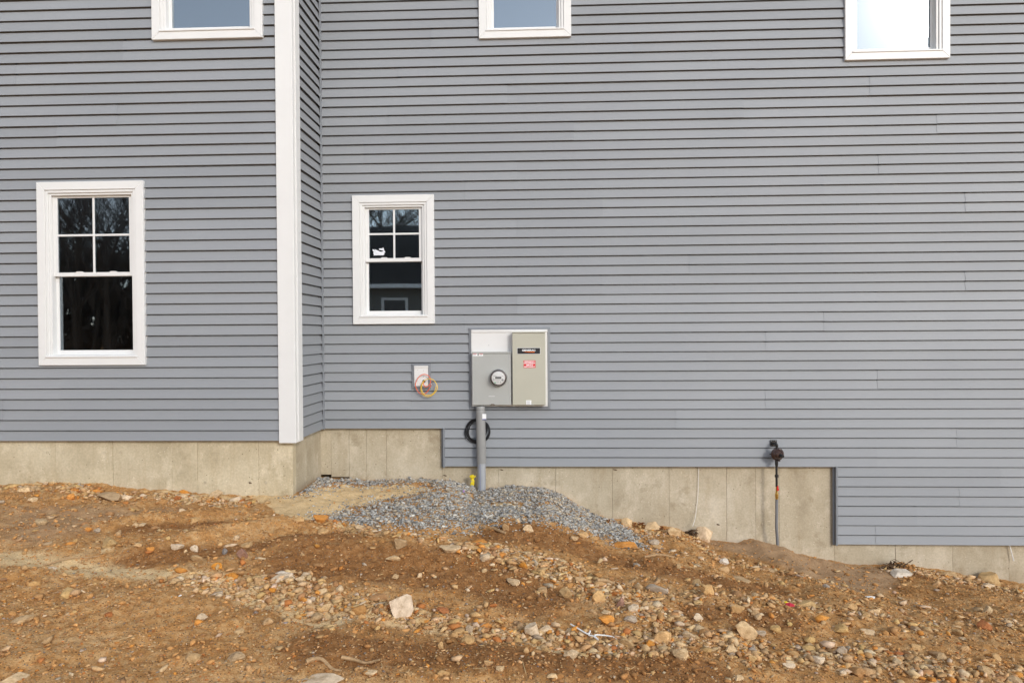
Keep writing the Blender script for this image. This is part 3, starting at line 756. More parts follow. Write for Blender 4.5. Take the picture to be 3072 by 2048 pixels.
# meter box
YM, YG = -0.120, -0.135
mx = zr(1060, 465, 1634, 1252, YM)
mbx = empty('meter_box', ((mx[0]+mx[1])/2, YM/2, mx[2]), 'grey steel electric meter box with a round glass meter on its front', 'meter box')
case = MB().box(mx[0]+.004, mx[1]-.004, YM+.012, -0.0442, mx[2]+.002, mx[3]-.003).build('case', M['meter_paint'], mbx, 0.003)
MB().box(mx[0], mx[1], YM, YM+.0115, mx[2]+.004, mx[3]-.022).build('cover', M['meter_paint'], mbx, 0.003, seg=2)
MB().box(mx[0]-.001, mx[1]+.003, YM-.008, YM+.02, mx[3]-.019, mx[3]).build('rain_lip', M['meter_paint'], mbx, 0.003)
mc = Z4(1447, 848, YM-.03); mcx, mcz = mc
lat = lambda prof, n=48: MB().lathe((mcx, YM, mcz), (0, -1, 0), prof, n)
lat([(0, .094), (.010, .094), (.016, .091), (.030, .091), (.034, .088), (.034, .080), (.0, .080)]).build('locking_ring', M['metal'], mbx, smooth=True)
lat([(.0341, .0862), (.040, .086), (.042, .081), (.036, .079)]).build('dark_rim', M['black_print'], mbx, smooth=True)
lat([(.034, .0795), (.060, .074), (.060, .070), (.030, .070)]).build('inner_band', M['meter_band'], mbx, smooth=True)
face = lat([(.030, .0735), (.066, .0685), (.068, .067), (.068, 0.0)]).build('meter_face', M['meter_face'], mbx, smooth=True)
YF = YM-.068
def fb(x0, x1, z0, z1, nm, mat): MB().box(mcx+x0, mcx+x1, YF-.0012, YF+.0005, mcz+z0, mcz+z1).build(nm, mat, face)
fb(-.031, .031, -.006, .013, 'display', M['black_print'])
MB().box(mcx-.024, mcx+.024, YF-.0016, YF-.0013, mcz+.001, mcz+.006).build('display_digits', M['grey_print'], face)
for x0, x1, z0, z1 in ((-.05, -.015, .020, .024), (.036, .056, .020, .023), (-.056, -.040, -.010, -.007), (-.055, .020, -.017, -.0155), (-.055, .020, -.021, -.0195), (-.020, .010, -.040, -.036), (.020, .026, -.052, -.034), (.034, .037, -.046, -.036)):
    fb(x0, x1, z0, z1, 'print_line', M['grey_print'])
MB().lathe((mcx+.045, YF, mcz-.020), (0, -1, 0), [(0, .012), (.0015, .012)], 20).build('seal', M['grey_print'], face)
MB().lathe((mcx-.032, YF, mcz-.046), (0, -1, 0), [(0, .007), (.0012, .007)], 16).build('green_dot', M['green_print'], face)
def m_clear():
    n = NT('clear_cover'); n.n.remove(n.b); out = n.n['Material Output']
    tr = n.new('ShaderNodeBsdfTransparent'); gl = n.new('ShaderNodeBsdfGlossy'); gl.inputs['Roughness'].default_value = 0.03
    fr = n.new('ShaderNodeFresnel'); fr.inputs[0].default_value = 1.35; mxs = n.new('ShaderNodeMixShader')
    n.l(fr.outputs[0], mxs.inputs[0]); n.l(tr.outputs[0], mxs.inputs[1]); n.l(gl.outputs[0], mxs.inputs[2]); n.l(mxs.outputs[0], out.inputs[0]); return n.m
lat([(.034, .0835), (.070, .079), (.080, .074), (.083, .06), (.084, 0.0)]).build('glass_cover', m_clear(), mbx, smooth=True)
# labels and latch of the meter box
r = zr(1070, 486, 1222, 528, YM); lb = MB().box(r[0], r[1], YM-.0012, YM-.0001, r[2], r[3]).build('warning_label', M['white_print'], mbx)
for f0, f1 in ((0.0, .38), (.62, 1.0)):
    w_ = r[1]-r[0]; h_ = r[3]-r[2]
    MB().box(r[0]+w_*f0+.001, r[0]+w_*f1-.001, YM-.0018, YM-.0013, r[3]-h_*.3, r[3]-.001).build('red_band', M['red_label'], lb)
    for k in range(3): MB().box(r[0]+w_*f0+.004, r[0]+w_*f1-.010, YM-.0018, YM-.0013, r[3]-h_*(.48+.16*k), r[3]-h_*(.43+.16*k)).build('print_line', M['grey_print'], lb)
MB().box(r[0]+(r[1]-r[0])*.47, r[0]+(r[1]-r[0])*.56, YM-.0018, YM-.0013, r[2]+.005, r[3]-.004).build('pictogram', M['black_print'], lb)
p = Z4(1365, 1243, YM); MB().tube(catmull([(p[0]-.022, YM-.004, p[1]-.004), (p[0]-.012, YM-.010, p[1]+.007), (p[0]+.010, YM-.010, p[1]+.006), (p[0]+.022, YM-.004, p[1]-.002)], 5), .0035, 6).build('latch', M['root'], mbx, smooth=True)
p = Z4(1347, 1118, YM)
for k in range(6): MB().box(p[0]-.03+k*.011, p[0]-.024+k*.011, YM-.0010, YM-.0002, p[1]-.004, p[1]+.004).build('embossed_letter', M['meter_face'], mbx)
# transfer switch
gx = zr(1649, 172, 2143, 1252, YG)
tsw = empty('transfer_switch', ((gx[0]+gx[1])/2, YG/2, gx[2]), 'tall tan transfer switch box with a black name plate and red label', 'switch box')
MB().box(gx[0]+.003, gx[1]-.003, YG+.010, -0.0442, gx[2]+.001, gx[3]-.002).build('case', M['switch_paint'], tsw, 0.003)
MB().box(gx[0], gx[1], YG, YG+.0095, gx[2]+.004, gx[3]-.016).build('door', M['switch_paint'], tsw, 0.004, seg=2)
MB().box(gx[0]-.002, gx[1]+.002, YG-.008, YG+.02, gx[3]-.0125, gx[3]).build('rain_lip', M['switch_paint'], tsw, 0.003)
r = zr(1725, 410, 2060, 495, YG)
MB().box(r[0]-.003, r[1]+.003, YG-.0012, YG-.0001, r[2]-.003, r[3]+.003).build('plate_border', M['white_print'], tsw, .0)
pl = MB().box(r[0], r[1], YG-.0026, YG-.0013, r[2], r[3]).build('name_plate', M['black_print'], tsw, .0005)
text_mesh('lettering', 'GENERAC', .0245, M['white_print'], pl, (r[0]+r[1])/2, YG-.0032, (r[2]+r[3])/2+.006, 1.28, .0011)
xc_, zc_ = (r[0]+r[1])/2, (r[2]+r[3])/2
MB().prism_y([(xc_-.060, zc_-.012), (xc_+.062, zc_-.016), (xc_+.062, zc_-.0075), (xc_-.020, zc_-.0095)], YG-.0034, YG-.0028).build('swoosh', M['orange_print'], pl)
r = zr(1816, 592, 1992, 700, YG); rl = MB().box(r[0], r[1], YG-.0014, YG-.0001, r[2], r[3]).build('red_label', M['red_label'], tsw)
h_ = r[3]-r[2]; xm_ = (r[0]+r[1])/2
for k, (tx, fz) in enumerate((('EMERGENCY', .84), ('DISCONNECT', .62), ('SERVICE', .37), ('DISCONNECT', .14))):
    text_mesh('lettering', tx, .0175, M['white_print'], rl, xm_, YG-.0018, r[2]+h_*fz, 1.08 if k != 3 else 1.05, .0007)
MB().box(r[0]+.001, r[1]-.001, YG-.0019, YG-.0016, r[2]+h_*.485, r[2]+h_*.497).build('rule', M['white_print'], rl)
r = zr(1855, 1177, 1931, 1248, YG); wl_ = MB().box(r[0], r[1], YG-.0014, YG-.0001, r[2]+.004, r[3]).build('data_label', M['white_print'], tsw)
for k in range(6): MB().box(r[0]+.006, r[1]-.006-.006*(k % 3), YG-.0019, YG-.0015, r[3]-.009-.007*k, r[3]-.0065-.007*k).build('print_line', M['grey_print'], wl_)
p = Z4(1950, 1240, YG); MB().tube([(p[0]+.008*math.cos(t), YG-.005, p[1]+.008*math.sin(t)) for t in np.linspace(0, 6.28, 13)], .0016, 6).build('seal_ring', M['metal'], tsw)
p = Z4(1641, 1110, YG)
hs = MB().box(p[0]-.005, p[0]+.003, -.110, -.098, p[1]-.012, p[1]+.012).build('hinge_stud', M['metal'], tsw, .002)

# conduit
YP = -0.105
Z7 = lambda x, y, Y: XZ(1300+x/4.9, 1180+y/4.9, Y)
ta = Z7(692, 186, YP); tb = Z7(708, 1020, YP); tc_ = Z7(711, 1440, YP)
gz = float(terrain(tc_[0], YP))
con = empty('conduit', (tc_[0], YP, gz), 'thick grey plastic conduit running from the meter box down into gravel', 'conduit')
def along(t): return (ta[0]+(tb[0]-ta[0])*t, YP, ta[1]+(tb[1]-ta[1])*t)
rA = 68/4.9*(7.485-.085)/F_PX
MB().tube([along(0), along(.012), along(.06), along(.065)], [rA*.93, rA*.98, rA*.98, rA*.93], 28).build('adapter', M['pvc_dark'], con, smooth=True)
MB().tube([along(.066), along(.08), along(.10), along(.99), along(1.0)], [rA*.92, rA*1.0, rA*1.01, rA*1.01, rA*.97], 28).build('sleeve', M['pvc_dark'], con, smooth=True)
lp = MB().tube([(tb[0], YP, tb[1]+.002), (tc_[0], YP, gz-.25)], rA*.90, 28).build('pipe', M['pvc'], con, smooth=True)
s0 = along(.185); MB().box(s0[0]+.020, s0[0]+.062, YP-rA*.93, YP-rA*.60, s0[2]-.02, s0[2]+.034).build('sticker', M['white_print'], con, .002)
MB().box(s0[0]+.020, s0[0]+.0625, YP-rA*.932, YP-rA*.60, s0[2]-.0265, s0[2]-.0205).build('sticker_band', M['blue_print'], con)
ang = -0.25; zt = tb[1]-.02
for k in range(26):
    z = zt-k*.0125
    if k % 7 == 5: continue
    MB().box(tb[0]-.0215+.001*(k/26), tb[0]-.0165+.001*(k/26), YP-rA*.885, YP-rA*.83, z-.009, z).build('print_mark', M['grey_print'], lp)
MB().box(tb[0]-.0125, tb[0]-.0105, YP-rA*.906, YP-rA*.84, zt-.33, zt+.01).build('print_stripe', M['blue_print'], lp)

# cable coil behind the conduit
cc = Z7(652, 550, -0.04)
coil = MB(); rc = random.Random(4)
pts = []
for k in range(0, 5*24+1):
    t = 2*math.pi*k/24; lap = k/24
    ra = .118+.012*math.sin(lap*2.1)+.006*math.sin(t*2+lap); rb = .116+.010*math.cos(lap*1.7)
    pts.append((cc[0]+ra*math.cos(t+1.2)+.012*math.sin(lap*3), -0.042-.0030*lap-.002*math.sin(t*3), cc[1]+rb*math.sin(t+1.2)-.01*math.cos(lap*2.2)))
pts = pts+[(pts[-1][0]+.015, -.05, pts[-1][2]+.05), (pts[-1][0]+.02, -.05, pts[-1][2]+.12)] if False else pts
o = coil.tube(catmull(pts, 2), .0055, 7).build('cable_coil', M['black_rubber'], None, base=(cc[0], -.04, cc[1]-.13), smooth=True)
tag(o, 'coil of black cable hanging behind the grey conduit', 'cable')

# stub pipe wrapped in yellow tape
sp = Z7(572, 1370, -0.10); sz = float(terrain(sp[0], -0.10))
stub = empty('stub_pipe', (sp[0], -0.10, sz), 'short stub pipe capped with yellow tape left of the conduit foot', 'pipe')
MB().tube([(sp[0], -.10, sz-.1), (sp[0], -.10, sz+.08)], .018, 16).build('pipe', M['pvc'], stub, smooth=True)
tp = MB(); n = 14; prof = [(.028, .023), (.06, .0245), (.10, .022), (.125, .017), (.148, .021), (.165, .028), (.185, .026), (.192, .006)]
v = []; rt = random.Random(2)
for k, (z, rr_) in enumerate(prof):
    for i in range(n):
        w = 2*math.pi*i/n; q = .86*rr_*(1+rt.uniform(-.2, .2)); v.append((sp[0]+.004*math.sin(k)+q*math.cos(w)*(1.15 if k > 3 else 1), -.10+q*math.sin(w), sz+.014+.66*z+rt.uniform(-.003, .003)))
f = [(k*n+i, k*n+(i+1) % n, (k+1)*n+(i+1) % n, (k+1)*n+i) for k in range(len(prof)-1) for i in range(n)]+[tuple(range((len(prof)-1)*n, len(prof)*n))]
tp.add(v, f); tp.add([(sp[0]+.012, -.115, sz+.120), (sp[0]+.042, -.118, sz+.140), (sp[0]+.040, -.120, sz+.124), (sp[0]+.016, -.116, sz+.104), (sp[0]+.016, -.105, sz+.112)], [(0,1,2,3), (0,4,1), (1,4,2), (2,4,3)])
tp.build('yellow_tape', M['yellow_tape'], stub)

# small utility block with two wires
Z5 = lambda x, y, Y=-0.03: XZ(1220+x/12.06, 1070+y/12.06, Y)
def z5r(x0, y0, x1, y1, Y): a = Z5(x0, y0, Y); b = Z5(x1, y1, Y); return a[0], b[0], b[1], a[1]
sb_, sbb = frame_block('utility_block', z5r(185, 238, 885, 1160, -.02), z5r(270, 318, 790, 1062, -.03),
                       'small white utility block in a grey flange with orange and yellow wire', 'utility block')
r = z5r(275, 322, 785, 385, -.033); MB().box(r[0], r[1], -.050, -.0442, r[2], r[3]).build('top_rail', M['board'], sbb, .002)
for x, y in ((412, 482), (615, 495), (612, 730), (408, 880)):
    p = Z5(x, y); MB().lathe((p[0], -.044, p[1]), (0, -1, 0), [(0, .0038), (.0018, .0034)], 12).build('screw', M['grey_print'], sbb)
p = Z5(632, 880); MB().lathe((p[0], -.044, p[1]), (0, -1, 0), [(0, .0165), (.0012, .016)], 24).build('cable_hole', M['black_print'], sbb)
def wire(pts, mat, name, label, tip):
    P = [(Z5(x, y, Y-.014)[0], Y-.014, Z5(x, y, Y-.014)[1]) for x, y, Y in pts]
    base = P[0]
    t = MB().tube(catmull(P, 7), .0042, 8).build(name, mat, None, base=base, smooth=True); tag(t, label, 'wire')
    d = (Vector(P[-1])-Vector(P[-2])).normalized(); e = Vector(P[-1])
    MB().tube([e, e+d*.008], .0024, 6).build('bare_end', tip, t, base=base)
wire([(640,890,-.028),(600,930,-.055),(625,1030,-.075),(700,1085,-.08),(790,1050,-.08),(855,950,-.078),(865,840,-.075),(820,720,-.07),(730,655,-.065),(620,635,-.062),(500,680,-.06),(390,800,-.06),(325,960,-.06),(325,1080,-.058),(380,1210,-.055),(470,1310,-.055),(580,1345,-.058),(690,1305,-.06),(780,1215,-.065),(850,1090,-.072),(895,1005,-.08)],
     M['orange_wire'], 'orange_wire', 'orange wire looped out of the small white utility block', M['white_print'])
wire([(645,850,-.030),(580,920,-.052),(520,1050,-.066),(505,1170,-.068),(540,1300,-.07),(620,1395,-.07),(740,1440,-.07),(880,1415,-.07),(1010,1310,-.072),(1090,1200,-.074),(1108,1080,-.075),(1060,950,-.075),(970,840,-.072),(850,797,-.09),(720,815,-.088),(610,890,-.086),(555,1020,-.084),(535,1150,-.084),(580,1290,-.085),(680,1375,-.085),(800,1390,-.085),(930,1345,-.085),(1010,1260,-.086),(1045,1150,-.086),(1065,1050,-.086)],
     M['yellow_wire'], 'yellow_wire', 'yellow wire coiled twice below the small white utility block', M['white_print'])

# gas regulator and riser
YR = -0.135
ZR = lambda x, y, Y: XZ(2290+x/14.25, 1310+y/14.25, Y)
def P14(x, y, Y): q = ZR(x, y, Y); return (q[0], Y, q[1])
rb = P14(570, 2000, YR)
pa = ZR(288, 130, -.03); pb = ZR(570, 405, -.03)
Z8 = lambda x, y, Y: XZ(2250+x/3.92, 1280+y/3.92, Y)
foot = Z8(325, 1410, -.10); fz_ = float(terrain(foot[0], -.10))
gas = empty('gas_regulator', (foot[0], -.10, fz_), 'dark brown round gas regulator on a riser pipe with red valve', 'gas regulator')
MB().box(pa[0], pb[0], -.044, -.030, pb[1], pa[1]).build('wall_plate', M['black_iron'], gas, .004, seg=2)
for x, y in ((328, 175), (530, 165), (332, 372)):
    p = P14(x, y, -.044); MB().lathe(p, (0, -1, 0), [(0, .0035), (.003, .003), (.0035, 0)], 10).build('plate_screw', M['metal'], gas)
n0 = P14(430, 285, -.045); MB().lathe(n0, (0, -1, 0), [(0, .0165), (.012, .0165), (.014, .013), (.030, .013)], 6).build('brass_nut', M['brass'], gas)
el = [P14(430, 285, -.055), P14(445, 288, -.085), P14(530, 300, -.125), P14(575, 340, YR-.003), P14(580, 400, YR), P14(582, 520, YR)]
MB().tube(catmull(el, 5), .0135, 14).build('elbow', M['black_iron'], gas, smooth=True)
rc_ = P14(605, 740, YR); R_ = 272/14.25*(7.485-.135)/F_PX
reg = MB().lathe((rc_[0], YR+.03, rc_[2]), (0.12, -1, -0.05), [(0, R_*.5), (.004, R_*.85), (.012, R_*.98), (.022, R_), (.027, R_), (.030, R_*.93), (.037, R_*.80), (.044, R_*.74), (.047, R_*.70), (.046, R_*.60), (.055, R_*.50), (.060, R_*.42), (.060, R_*.30), (.062, 0)], 40).build('regulator_body', M['reg_brown'], gas, smooth=True)
v0 = Vector(P14(735, 790, YR-.03)); MB().tube([v0, v0+Vector((.008, -.02, -.003)), v0+Vector((.014, -.036, -.005))], [.017, .017, .015], 16).build('vent_cap', M['black_print'], reg, smooth=True)
MB().tube([P14(330, 735, YR+.015), P14(262, 735, YR+.015)], [.007, .0055], 8).build('side_plug', M['black_iron'], reg)
MB().box(*sorted((P14(630, 990, YR)[0], P14(715, 990, YR)[0])), YR-.012, YR+.012, P14(0, 1045, YR)[2], P14(0, 985, YR)[2]).build('bottom_lug', M['reg_brown'], reg, .002)
for k in range(8):
    w = 2*math.pi*k/8+.35; q = (rc_[0]+math.cos(w)*R_*.90, YR+.0, rc_[2]+math.sin(w)*R_*.90); MB().lathe(q, (0, -1, 0), [(0, .0042), (.004, .004)], 8).build('body_bolt', M['metal'] if k == 1 else M['black_iron'], reg)
px = P14(570, 1000, YR)
def z8(y): return Z8(313, y, YR)[1]
x8 = Z8(313, 600, YR)[0]
MB().tube([(x8, YR, z8(392)), (x8, YR, z8(445)), (x8, YR, z8(460))], [.017, .0165, .013], 12).build('outlet_nut', M['black_iron'], gas, smooth=True)
MB().tube([(x8, YR, z8(455)), (x8, YR, z8(700))], .0115, 14).build('black_pipe', M['black_iron'], gas, smooth=True)
MB().tube([(x8, YR, z8(562)), (x8, YR, z8(590))], .0205, 8).build('pipe_coupling', M['black_iron'], gas)
MB().tube([(x8, YR, z8(690)), (x8, YR, z8(765))], .0105, 10).build('valve_body', M['brass'], gas, smooth=True)
hp = (x8+.006, YR-.016, z8(722)); MB().prism_y([(hp[0]-.011, hp[2]-.012), (hp[0]-.004, hp[2]-.022), (hp[0]+.007, hp[2]-.019), (hp[0]+.010, hp[2]-.004), (hp[0]+.004, hp[2]+.012), (hp[0]+.006, hp[2]+.030), (hp[0]-.006, hp[2]+.030), (hp[0]-.009, hp[2]+.010)], YR-.024, YR-.014).build('valve_handle', M['red'], gas, .002)
MB().tube([(x8, YR, z8(765)), (x8, YR, z8(775)), (x8, YR, z8(785)), (x8, YR, z8(815)), (x8, YR, z8(853))], [.0125, .0125, .017, .017, .0125], 6).build('brass_fitting', M['brass'], gas)
MB().tube(catmull([(x8, YR, z8(850)), (x8, YR+.003, z8(1000)), (x8+.001, YR+.012, z8(1180)), (foot[0]-.006, -.108, foot[1]+.08), (foot[0]+.004, -.100, fz_-.12)], 6), .0145, 14).build('riser_pipe', M['riser'], gas, smooth=True)

# ------------------------------------------------------------------ stones
def rock_mesh(name, seed, sub, planes=13, rough=0.05, flat=1.0):
    rg = np.random.default_rng(seed); bm = bmesh.new(); bmesh.ops.create_icosphere(bm, subdivisions=sub, radius=1.0)
    N = rg.normal(size=(planes, 3)); N /= np.linalg.norm(N, axis=1, keepdims=True); D = rg.uniform(0.5, 1.0, planes)
    co = np.array([v.co for v in bm.verts]); co /= np.linalg.norm(co, axis=1, keepdims=True)
    dt = co@N.T; dt = np.where(dt > 0.12, D/np.maximum(dt, 0.12), 9.0)
    k = 34.0; r = -np.log(np.exp(-k*dt).sum(1)+math.exp(-k*1.3))/k
    p = co*r[:, None]
    for s, a in ((2.5, 1.0), (6.0, 0.45)):
        q = vnoise(p[:, 0]*s+seed, p[:, 1]*s+p[:, 2]*s*1.7, seed % 50)+vnoise(p[:, 2]*s, p[:, 0]*s-seed, 3); p = p*(1+rough*a*q)[:, None]
    p -= (p.max(0)+p.min(0))/2; p /= (p.max(0)-p.min(0))          # unit box
    for v, c in zip(bm.verts, p): v.co = c
    me = bpy.data.meshes.new(name); bm.to_mesh(me); bm.free(); me.materials.append(M['stone_obj'])
    if sub > 2:
        me.shade_smooth(); me.set_sharp_from_angle(angle=math.radians(24))
    return me
C = dict(cream=(0.68, 0.50, 0.30), tan=(0.60, 0.38, 0.18), orange=(0.66, 0.27, 0.045), rust=(0.46, 0.15, 0.035), grey=(0.44, 0.375, 0.30), pale=(0.74, 0.59, 0.42),
         brown=(0.41, 0.22, 0.095), slate=(0.25, 0.235, 0.225), plum=(0.34, 0.19, 0.15), white=(0.74, 0.67, 0.57), yellow=(0.60, 0.40, 0.175), buff=(0.54, 0.37, 0.20))
STONES = [ # u, v(centre), w, h, colour, label
 (1202,1827,80,76,'pale','largest pale angular boulder standing in the rubble left of centre'),
 (1438,1629,50,24,'orange','flat bright orange stone in dirt below the gravel heap'),
 (1453,1679,36,20,'pale','pale oval stone on the crest of the dark dirt mound'),
 (1881,1571,32,32,'cream','upright cream rock at the right toe of the gravel heap'),
 (1956,1584,58,28,'cream','cream slab leaning by dead leaves at the concrete wall foot'),
 (2024,1597,38,36,'cream','blocky cream rock left of the white boulder at the wall'),
 (1973,1643,26,18,'tan','round tan stone just below the gravel heap tip'),
 (1740,1741,32,22,'buff','smooth rounded buff stone among the central rubble'),
 (1797,1793,42,38,'tan','chunky tan rock in the middle of the central rubble'),
 (1973,1771,66,34,'grey','broad grey slab with tan top half sunk in the slope'),
 (1818,1866,50,24,'orange','flat orange flake beside the smooth grey cobble'),
 (1892,1860,38,24,'grey','smooth grey cobble in the lower central rubble'),
 (1988,1917,50,46,'tan','big tan boulder right of the white twine'),
 (1950,1938,28,24,'orange','round orange stone under the big tan boulder'),
 (1596,1899,44,40,'pale','pale slab above the sandy strip at bottom centre'),
 (1459,1886,38,24,'orange','wedge shaped orange stone in the foreground rubble'),
 (1359,1901,34,26,'tan','tan rock at the lower edge of the foreground rubble'),
 (1407,1894,23,28,'grey','small grey tan stone standing on its edge'),
 (1133,1795,60,18,'brown','long flat brown stone behind the largest boulder'),
 (1342,1873,42,22,'tan','flat tan stone right of the largest boulder'),
 (1348,1651,64,26,'cream','long cream slab lying above the dark dirt mound'),
 (1202,1636,38,34,'buff','pinkish tan slab in the stones left of the long cream slab'),
 (1583,1589,32,22,'cream','cream stone on the lower edge of the gravel heap'),
 (1516,1584,20,24,'tan',None),(1747,1608,34,16,'tan',None),(1875,1638,70,22,'orange','long orange slab at the lower right edge of the gravel'),
 (1258,1724,14,19,'cream',None),(1185,1731,20,16,'buff',None),(1629,1770,30,20,'tan','pale pair sized stone alone on the dark dirt mound'),
 (1697,1782,38,36,'buff','buff rock at the left edge of the central rubble'),
 (1860,1812,26,36,'plum','dull purple brown rock right of the chunky tan rock'),
 (1499,2008,24,17,'cream',None),(1657,2030,34,15,'cream',None),(1329,2017,38,19,'tan',None),(1111,2023,42,17,'cream',None),(1466,1991,28,16,'tan',None),(1322,1938,17,22,'tan',None),
 (1882,1936,42,32,'buff','pale buff slab right of the white twine loop'),(1076,1834,44,28,'brown','brown rock left of the largest boulder'),
 (322,1494,80,26,'buff','long buff layered slab at the foot of the left wall'),(330,1478,42,16,'buff',None),
 (644,1487,40,26,'cream','cream rounded rock near the left wall by the corner'),(705,1501,38,26,'pale','pale pointed rock nearest the house corner'),
 (532,1494,25,20,'rust','rust red stone at the foot of the left wall'),(205,1489,32,20,'orange','orange stone at the foot of the left wall'),
 (374,1494,36,16,'pale',None),(67,1473,34,17,'cream',None),(555,1474,26,14,'orange',None),(958,1561,43,27,'orange','bright orange leaf shaped stone at the left end of the gravel'),
 (531,1647,38,20,'pale','pale oval stone on the dark bank at left'),(582,1649,26,20,'pale','pale egg shaped stone right of the oval one'),
 (588,1675,36,21,'buff','stacked buff stone below the egg shaped stone'),(448,1655,25,17,'orange','small orange stone on the dark bank at left'),
 (289,1592,20,16,'grey','small grey oval stone on the upper left bank'),(405,1578,16,14,'cream',None),(424,1578,22,13,'cream',None),(736,1638,38,14,'buff',None),
 (723,1666,32,36,'plum','plum coloured rock sunk in the dark bank'),(705,1612,22,16,'cream',None),(672,1653,14,22,'slate',None),
 (842,1736,72,20,'pale','long pale slab in the sandy track'),(849,1723,56,14,'white','white slab lying against the long pale slab'),
 (899,1740,27,20,'cream','blocky cream stone right of the white slab'),(775,1743,28,28,'tan',None),(649,1699,32,20,'orange','orange stone in the sandy track at left'),
 (575,1706,32,22,'buff',None),(960,1773,38,17,'cream',None),(977,1801,22,18,'tan',None),(975,1823,32,26,'cream',None),
 (39,2034,72,28,'cream','cream slab in the bottom left corner'),(322,1844,24,13,'rust',None),(950,2070,140,8,'pale','broad pale slab cut by the bottom edge left of centre'),(710,1893,44,14,'buff',None),
 (2100,1592,48,52,'pale','rounded pale boulder leaning on the concrete wall'),(2128,1777,42,36,'tan','tan triangular rock alone on the right slope'),
 (2242,1896,62,54,'cream','large cream wedge shaped rock on the lower right slope'),(2281,1899,36,24,'grey','grey flake right of the cream wedge'),
 (2213,1830,42,29,'tan','blocky tan stone above the cream wedge'),(2094,1854,28,22,'pale','pale cube shaped stone on the right slope'),
 (2068,1908,38,27,'cream',None),(2420,1817,55,22,'yellow','long smooth yellow tan stone on the right slope'),(2555,1819,38,21,'tan','tan oval stone right of the long yellow stone'),
 (2624,1834,36,17,'cream',None),(2707,1723,60,22,'white','jagged white stone near the wall at right'),(2962,1732,58,40,'yellow','big round tan boulder against the wall at far right'),
 (2970,1755,38,17,'pale','flat pale stone in front of the big round boulder'),(2964,1831,36,29,'cream','angular cream stone alone on the far right slope'),
 (2607,1895,46,17,'cream',None),(2827,1970,42,18,'buff','buff oval stone at lower right'),(2588,2015,66,33,'brown','large orange brown slab near the bottom right'),
 (2368,2002,38,17,'pale',None),(2257,1978,26,26,'yellow',None),(2194,1956,34,22,'cream',None),(2222,1736,62,13,'buff',None),(2172,1709,33,22,'tan',None),(2172,1686,28,22,'white',None),
 (2895,1945,28,17,'tan',None),(2218,2041,26,16,'cream',None),(2329,1892,33,20,'yellow',None),(2529,1954,36,34,'grey','grey pitted stone at bottom right'),(2812,1749,24,16,'tan',None),(2853,1724,42,16,'buff',None)]
ZONES = [(lambda u, v: u < 800 and v < 1535, 'small loose stone in the rubble strip along the left wall foot', 'stones along the left wall foot'),
         (lambda u, v: u < 1080 and v < 1860, 'small loose stone in the sandy rubble track at left', 'stones in the sandy track'),
         (lambda u, v: u < 1080, 'small loose stone on the bare dirt at bottom left', 'stones on the bottom left dirt'),
         (lambda u, v: v < 1735 and u < 1850, 'small loose stone in the dirt just below the gravel heap', 'stones below the gravel heap'),
         (lambda u, v: v < 1775 and u >= 1850, 'small loose stone near the concrete wall foot at right', 'stones near the right wall foot'),
         (lambda u, v: u < 2060, 'small loose stone in the rubble across the centre foreground', 'stones of the central rubble'),
         (lambda u, v: True, 'small loose stone on the brown slope at lower right', 'stones on the lower right slope')]
CNAME = dict(slate='dark grey', plum='purple brown', rust='rust red', yellow='yellow tan')
def zone(u, v, col):
    for fn, lab, grp in ZONES:
        if fn(u, v): return lab.replace('small loose', 'small '+CNAME.get(col, col)), CNAME.get(col, col)+' '+grp
def project(p):
    d = np.asarray(p)-CAM; z = d@FWD; return W_PX/2+F_PX*(d@RIGHT)/z, H_PX/2-F_PX*(d@UP)/z
zfun = lambda x, y: terrain(x, y, False)
BIG = [rock_mesh('rock', 100+i, 4, 8+i % 5, 0.06) for i in range(14)]
MID = [rock_mesh('rock', 300+i, 2, 8+i % 5, 0.05) for i in range(14)]
def slab_rock():
    F = [(-.5, .23), (-.16, .37), (.19, .5), (.36, .44), (.5, -.02), (.40, -.22), (.03, -.5), (-.33, -.2)]
    rg = random.Random(3); bm = bmesh.new()
    for x, z in F:
        bm.verts.new((x*.96, -.5+(z+.5)*.28+rg.uniform(-.04, .04), z)); bm.verts.new((x*.78+.05, .5+rg.uniform(-.08, .0), z*.8-.06))
    bmesh.ops.convex_hull(bm, input=bm.verts)
    bmesh.ops.bevel(bm, geom=[e for e in bm.edges if e.calc_face_angle(0) > .3], offset=.018, segments=1, affect='EDGES')
    bmesh.ops.triangulate(bm, faces=bm.faces); bmesh.ops.subdivide_edges(bm, edges=bm.edges, cuts=2, use_grid_fill=True)
    for v in bm.verts:
        q = v.co; v.co = q*(1+.05*float(vnoise(q.x*5, q.z*5+q.y*3, 7))+.03*float(vnoise(q.x*13, q.z*13-q.y*9, 9)))
    me = bpy.data.meshes.new('rock'); bm.to_mesh(me); bm.free(); me.materials.append(M['stone_obj']); me.shade_smooth(); me.set_sharp_from_angle(angle=math.radians(22)); return me
BOULDER = slab_rock()
rr = random.Random(21)
def wallmax(x): return -0.02 if x > XC else YL-0.02
def put_stone(x, y, w, h, col, mesh, label, grp, yaw=None, dep=None, sink=0.28):
    dep = dep or w*rr.uniform(0.62, 0.95)
    y = min(y, wallmax(x)-dep*0.5)
    z = float(terrain(x, y))
    o = bpy.data.objects.new('stone', mesh); COL.objects.link(o)
    o.scale = (w, dep, h); o.rotation_euler = (rr.uniform(-.18, .18), rr.uniform(-.12, .12), rr.uniform(-.5, .5) if yaw is None else yaw)
    o.location = (x, y, z+h*(0.5-sink))
    v = rr.uniform(0.9, 1.12); c = [a*.86+b*.14 for a, b in zip(C[col], (.50, .275, .11))]; j = rr.uniform(-.02, .02)
    o.color = (min(1, c[0]*v+j), c[1]*v, max(0, c[2]*v-j), 1)
    tag(o, label, 'stone', grp); return o
placed = []
